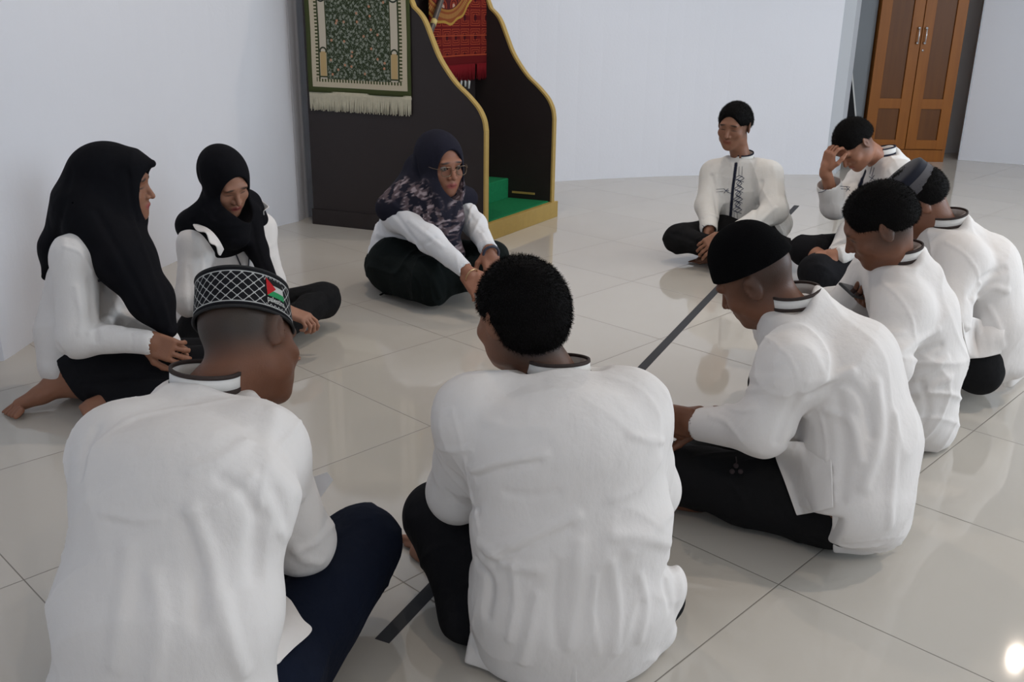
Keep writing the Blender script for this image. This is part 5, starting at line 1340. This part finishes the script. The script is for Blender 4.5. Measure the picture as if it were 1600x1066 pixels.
def make_d():
    r = person('person', Z(1160, 385, 0), 'person in embroidered white shirt with navy placket, upright and cross-legged by the back wall')
    f = nrm((-.42, -.90, 0)); u = np.array([f[1], -f[0], 0])
    pel, wai, che, nb = A(1166, 355, 5.02), A(1164, 325, 4.98), A(1162, 290, 4.93), A(1160, 245, 4.88)
    SR, SL = A(1116, 272, 4.98), A(1200, 274, 4.82)
    ER, WR = A(1106, 322, 4.92), A(1108, 358, 4.76); EL, WL = A(1210, 330, 4.72), A(1128, 370, 4.62)
    hc = A(1147, 197, 4.80)
    HR, HL = A(1140, 365, 4.98), A(1185, 370, 4.95); KR, KL = A(1060, 373, 4.84), A(1214, 390, 4.72); AR, AL = A(1135, 390, 4.64), A(1115, 388, 4.74)
    B = Shape(); pt = []
    M, L = side_body(B, pt, hc, (-.52, -.80, -.22), (0, -.1, 1), .98, nb, che, wai, pel, SL, EL, WL, SR, ER, WR, HL, KL, AL, HR, KR, AR, u, (.25, .115, .068), .047, False)
    hand(B, WR+(0, 0, .0), (-.25, -.45, -.75), (.6, -.3, -.2), -1, curl=(.5, .6, .7, .8), paint=pt, skin=(.25, .115, .068)); hand(B, WL, (-.82, -.25, -.45), (-.2, .6, -.6), 1, curl=(.5, .6, .6, .7), paint=pt, skin=(.25, .115, .068))
    foot(B, A(1118, 390, 4.86), (-.75, -.3, -.1), (0, 0, 1), .8, 1)
    pt.insert(0, p_ell(L(0, -.04, -.01), np.array([.10, .08, .05]), M, (.06, .033, .022), .45))
    skinbody(r, B, pt, (.25, .115, .068), .0036)
    T = Shape()
    T.cone(HR, KR, .09, .074, .03).cone(KR, AR, .066, .05, .03).cone(HL, KL, .09, .074, .03).cone(KL, AL, .066, .05, .03).cone(HL, HR, .11, .11, .06)
    T.pfold([(1050, 365), (1075, 372), (1095, 385)], -.006, .012); T.wr = wrinkle(.003, 51, 26); T.floor(); T.build('trousers', .005, BLACK, r, None, (.010, .010, .011))
    S = Shape()
    torso(S, [pel+(0, 0, .01), wai, che, nb-(0, 0, .07)], [.125, .12, .112, .06], [.17, .165, .165, .10], u, .06)
    ax_ = (-.04, -.10, 1); top_of_shirt(S, SL, SR, nb, ax_, f)
    S.cone(SR, ER, .068, .062, .04).cone(ER, WR-(0, 0, .0), .060, .044, .03).cone(SL, EL, .070, .064, .04).cone(EL, WL+(.02, 0, 0), .062, .042, .03)
    S.cone(WR-nrm(WR-ER)*.02, WR+nrm(WR-ER)*.06, .034, .037, .002, sub=True)
    S.cone(A(1215, 350, 4.95), A(1215, 368, 4.85), .08, .045, .05)
    S.wr = wrinkle(.0025, 52, 26)
    for px, a, w_ in [([(1112, 275), (1118, 310), (1122, 345)], -.006, .010), ([(1190, 285), (1184, 315), (1178, 345)], -.006, .010), ([(1100, 340), (1110, 335), (1122, 340)], .004, .007), ([(1185, 350), (1200, 335), (1212, 325)], .005, .010), ([(1125, 345), (1135, 355), (1150, 360)], -.003, .008), ([(1208, 260), (1215, 300), (1218, 340)], .003, .012), ([(1150, 365), (1180, 355), (1205, 350)], .004, .009)]: S.pfold(px, a, w_)
    S.cut(A(1222, 378, 4.75), (.1, -.1, -1), .004)
    pl = cr([np.array(q, float) for q in [(1150, 256), (1148, 272), (1145, 295), (1143, 318), (1141, 342)]], 5)
    paint = [p_line(S.hit(pl), .0085, (.012, .014, .030))]
    so = S.build('shirt', .0036, COTTON, r, paint, (.72, .71, .68))
    mb = MB()
    for x0 in (1155, 1160): mb.tube(zig(S, [(x0, 260), (x0-1, 274)]), .0008, 5); mb.tube(zig(S, [(x0-8, 332), (x0-8, 342)]), .0008, 5)
    y = 274.
    k = 0
    while y < 330:                                    # climbing lozenge ornament
        xc = 1155.5-(y-274)*.075; w_ = 7.5 if k % 2 == 0 else 4.5
        mb.tube(zig(S, [(xc, y), (xc+w_, y+4.5), (xc, y+9), (xc-w_, y+4.5), (xc, y)]), .0014, 5)
        mb.tube(zig(S, [(xc-w_*.5, y+6.5), (xc+w_*.9, y+10.5)]), .0013, 5); mb.tube(zig(S, [(xc+w_*.6, y+1), (xc-w_*.8, y+8)]), .0013, 5)
        y += 8.2; k += 1
    for y0 in (296, 300): mb.tube(zig(S, [(1119, y0), (1131, y0-1)]), .0008, 5)
    for dx, dy in ((4, 3), (4, -3), (-3, 4), (-3, -3), (5, 0)): mb.tube(zig(S, [(1134, 298), (1134+dx, 298+dy)]), .0013, 5)
    mb.tube(zig(S, [(1137, 300), (1143, 303)]), .0013, 5)
    for q in ([(1097, 352), (1105, 357), (1116, 359)],): mb.tube(zig(S, q), .0012, 5)
    mb.build('embroidery', EMB, so, True)
    cb = collar(r, so, nb-nrm(ax_)*.008, ax_, f, .058, .060, .030, stripes=NAVYB, open_front=.9, sw=.0065)
    hairmesh(r, hairshape(L, M, .98, top=.98, back=-.020, fringe=.062, seed=9, wide=1.03), .003, M, hc, 8000, .0075, 9)
make_d()
def make_e():
    r = person('person', Z(1390, 405, 0), 'person bowing with one hand pressed to forehead, embroidered white shirt, in front of the wardrobe')
    f = nrm((-.92, -.40, 0)); u = np.array([f[1], -f[0], 0]); SKE = (.33, .15, .09)
    pel, wai, che, nb = A(1405, 368, 4.78), A(1402, 335, 4.74), A(1392, 290, 4.64), A(1378, 240, 4.54)
    SR, SL = A(1345, 285, 4.76), A(1408, 275, 4.38)
    ER, WR = A(1304, 322, 4.58), A(1290, 266, 4.46); EL, WL = A(1400, 350, 4.30), A(1306, 398, 4.24)
    hc = A(1335, 226, 4.46)
    HR, HL = A(1385, 385, 4.80), A(1395, 392, 4.55); KR, KL = A(1258, 392, 4.52), A(1275, 425, 4.25); AR, AL = A(1330, 430, 4.30), A(1300, 405, 4.6)
    B = Shape(); pt = []
    M, L = side_body(B, pt, hc, (-.55, -.30, -.78), (-.80, -.20, .55), .98, nb, che, wai, pel, SL, EL, WL, SR, ER, WR, HL, KL, AL, HR, KR, AR, u, SKE, .047, False)
    hand(B, WR, (.12, -.05, .99), (.75, .25, .0), -1, curl=(.65, .7, .7, .6), paint=pt, skin=(.26, .115, .068), s=.95)
    hand(B, WL, (-.92, -.2, -.20), (-.2, .4, -.8), 1, curl=(.5, .7, .8, .9), paint=pt, skin=(.20, .085, .05), s=.95)
    pt.insert(0, p_ell(L(0, -.03, -.005), np.array([.10, .07, .05]), M, (.09, .045, .03), .5))
    skinbody(r, B, pt, SKE, .0036)
    T = Shape()
    T.cone(HR, KR, .09, .074, .03).cone(HL, KL, .09, .078, .03).cone(HL, HR, .11, .11, .06).cone(KL, AR, .07, .06, .04).cone(KR, AL, .066, .055, .03).cone(AR, A(1400, 440, 4.25), .07, .07, .05)
    T.wr = wrinkle(.003, 61, 26); T.floor(); T.build('trousers', .005, BLACK, r, None, (.010, .010, .012))
    S = Shape()
    torso(S, [pel+(0, 0, .01), wai, che, nb-(-.03, 0, .07)], [.125, .12, .112, .06], [.16, .165, .16, .10], u, .06)
    ax_ = (-.60, -.14, 1); top_of_shirt(S, SL, SR, nb, ax_, f)
    dE = nrm(WR-ER)
    S.cone(SR, ER, .070, .064, .04).cone(ER, WR-dE*.09, .062, .060, .03).cone(SL, EL, .070, .064, .04).cone(EL, WL+(.03, 0, 0), .060, .042, .03)
    S.cone(WR-dE*.12, WR+dE*.02, .048, .062, .004, sub=True)
    S.cone(A(1325, 360, 4.5), A(1305, 392, 4.42), .05, .028, .04)
    S.wr = wrinkle(.003, 62, 26)
    for px, a, w_ in [([(1330, 285), (1322, 305), (1318, 322)], -.005, .009), ([(1335, 300), (1345, 330), (1330, 360)], .005, .010), ([(1300, 385), (1320, 380), (1345, 385)], -.004, .007), ([(1305, 390), (1325, 386), (1340, 390)], .004, .006), ([(1390, 265), (1400, 285), (1405, 300)], .004, .010)]: S.pfold(px, a, w_)
    pl = [(1352, 268), (1347, 280), (1343, 292)]
    so = S.build('shirt', .0036, COTTON, r, [p_line(S.hit(pl), .010, (.012, .014, .030))], (.74, .73, .72))
    mb = MB()
    for q in ([(1279, 301), (1285, 300), (1292, 296)], [(1313, 291), (1326, 292)], [(1314, 295), (1326, 296)], [(1322, 292), (1328, 298)], [(1328, 292), (1322, 299)], [(1366, 262), (1362, 276)], [(1362, 260), (1359, 272)], [(1358, 276), (1366, 281)], [(1366, 274), (1359, 283)], [(1297, 388), (1300, 396), (1301, 404)]): mb.tube(zig(S, q), .0014, 5)
    mb.build('embroidery', EMB, so, True)
    collar(r, so, nb-nrm(ax_)*.008, ax_, f, .060, .062, .036, stripes=NAVYB, open_front=.9, sw=.0065)
    hairmesh(r, hairshape(L, M, .98, top=1.02, back=-.010, fringe=.060, seed=12, wide=1.0), .003, M, hc, 8000, .0075, 12)
make_e()
# scraps of white paper: one on the floor ahead of the centre figure, one held by the man in the patterned cap
PAPER = mat('white_paper', (.72, .72, .74), .8, .2)
q = [Z(868, 468), Z(893, 471), Z(886, 477), Z(860, 476)]
o = MB().prism([p_*(1, 1, 0)+(0, 0, .0006) for p_ in q], (0, 0, .0006)).build('paper_sheet', PAPER); setp(o, 'small white paper lying on the floor beyond the bare head in the foreground centre', 'paper')
q = [A(432, 800, 1.86), A(470, 752, 1.86), A(513, 738, 1.86), A(521, 750, 1.85), A(478, 806, 1.84)]
nn_ = nrm(np.cross(q[1]-q[0], q[3]-q[0])); c_ = sum(q)/5; q = [p_-nn_*float((p_-c_)@nn_) for p_ in q]
o = MB().prism(q, nn_*.0006).build('paper_sheet', PAPER); setp(o, 'white paper held by the person in the patterned cap, its corner past the sleeve', 'paper')
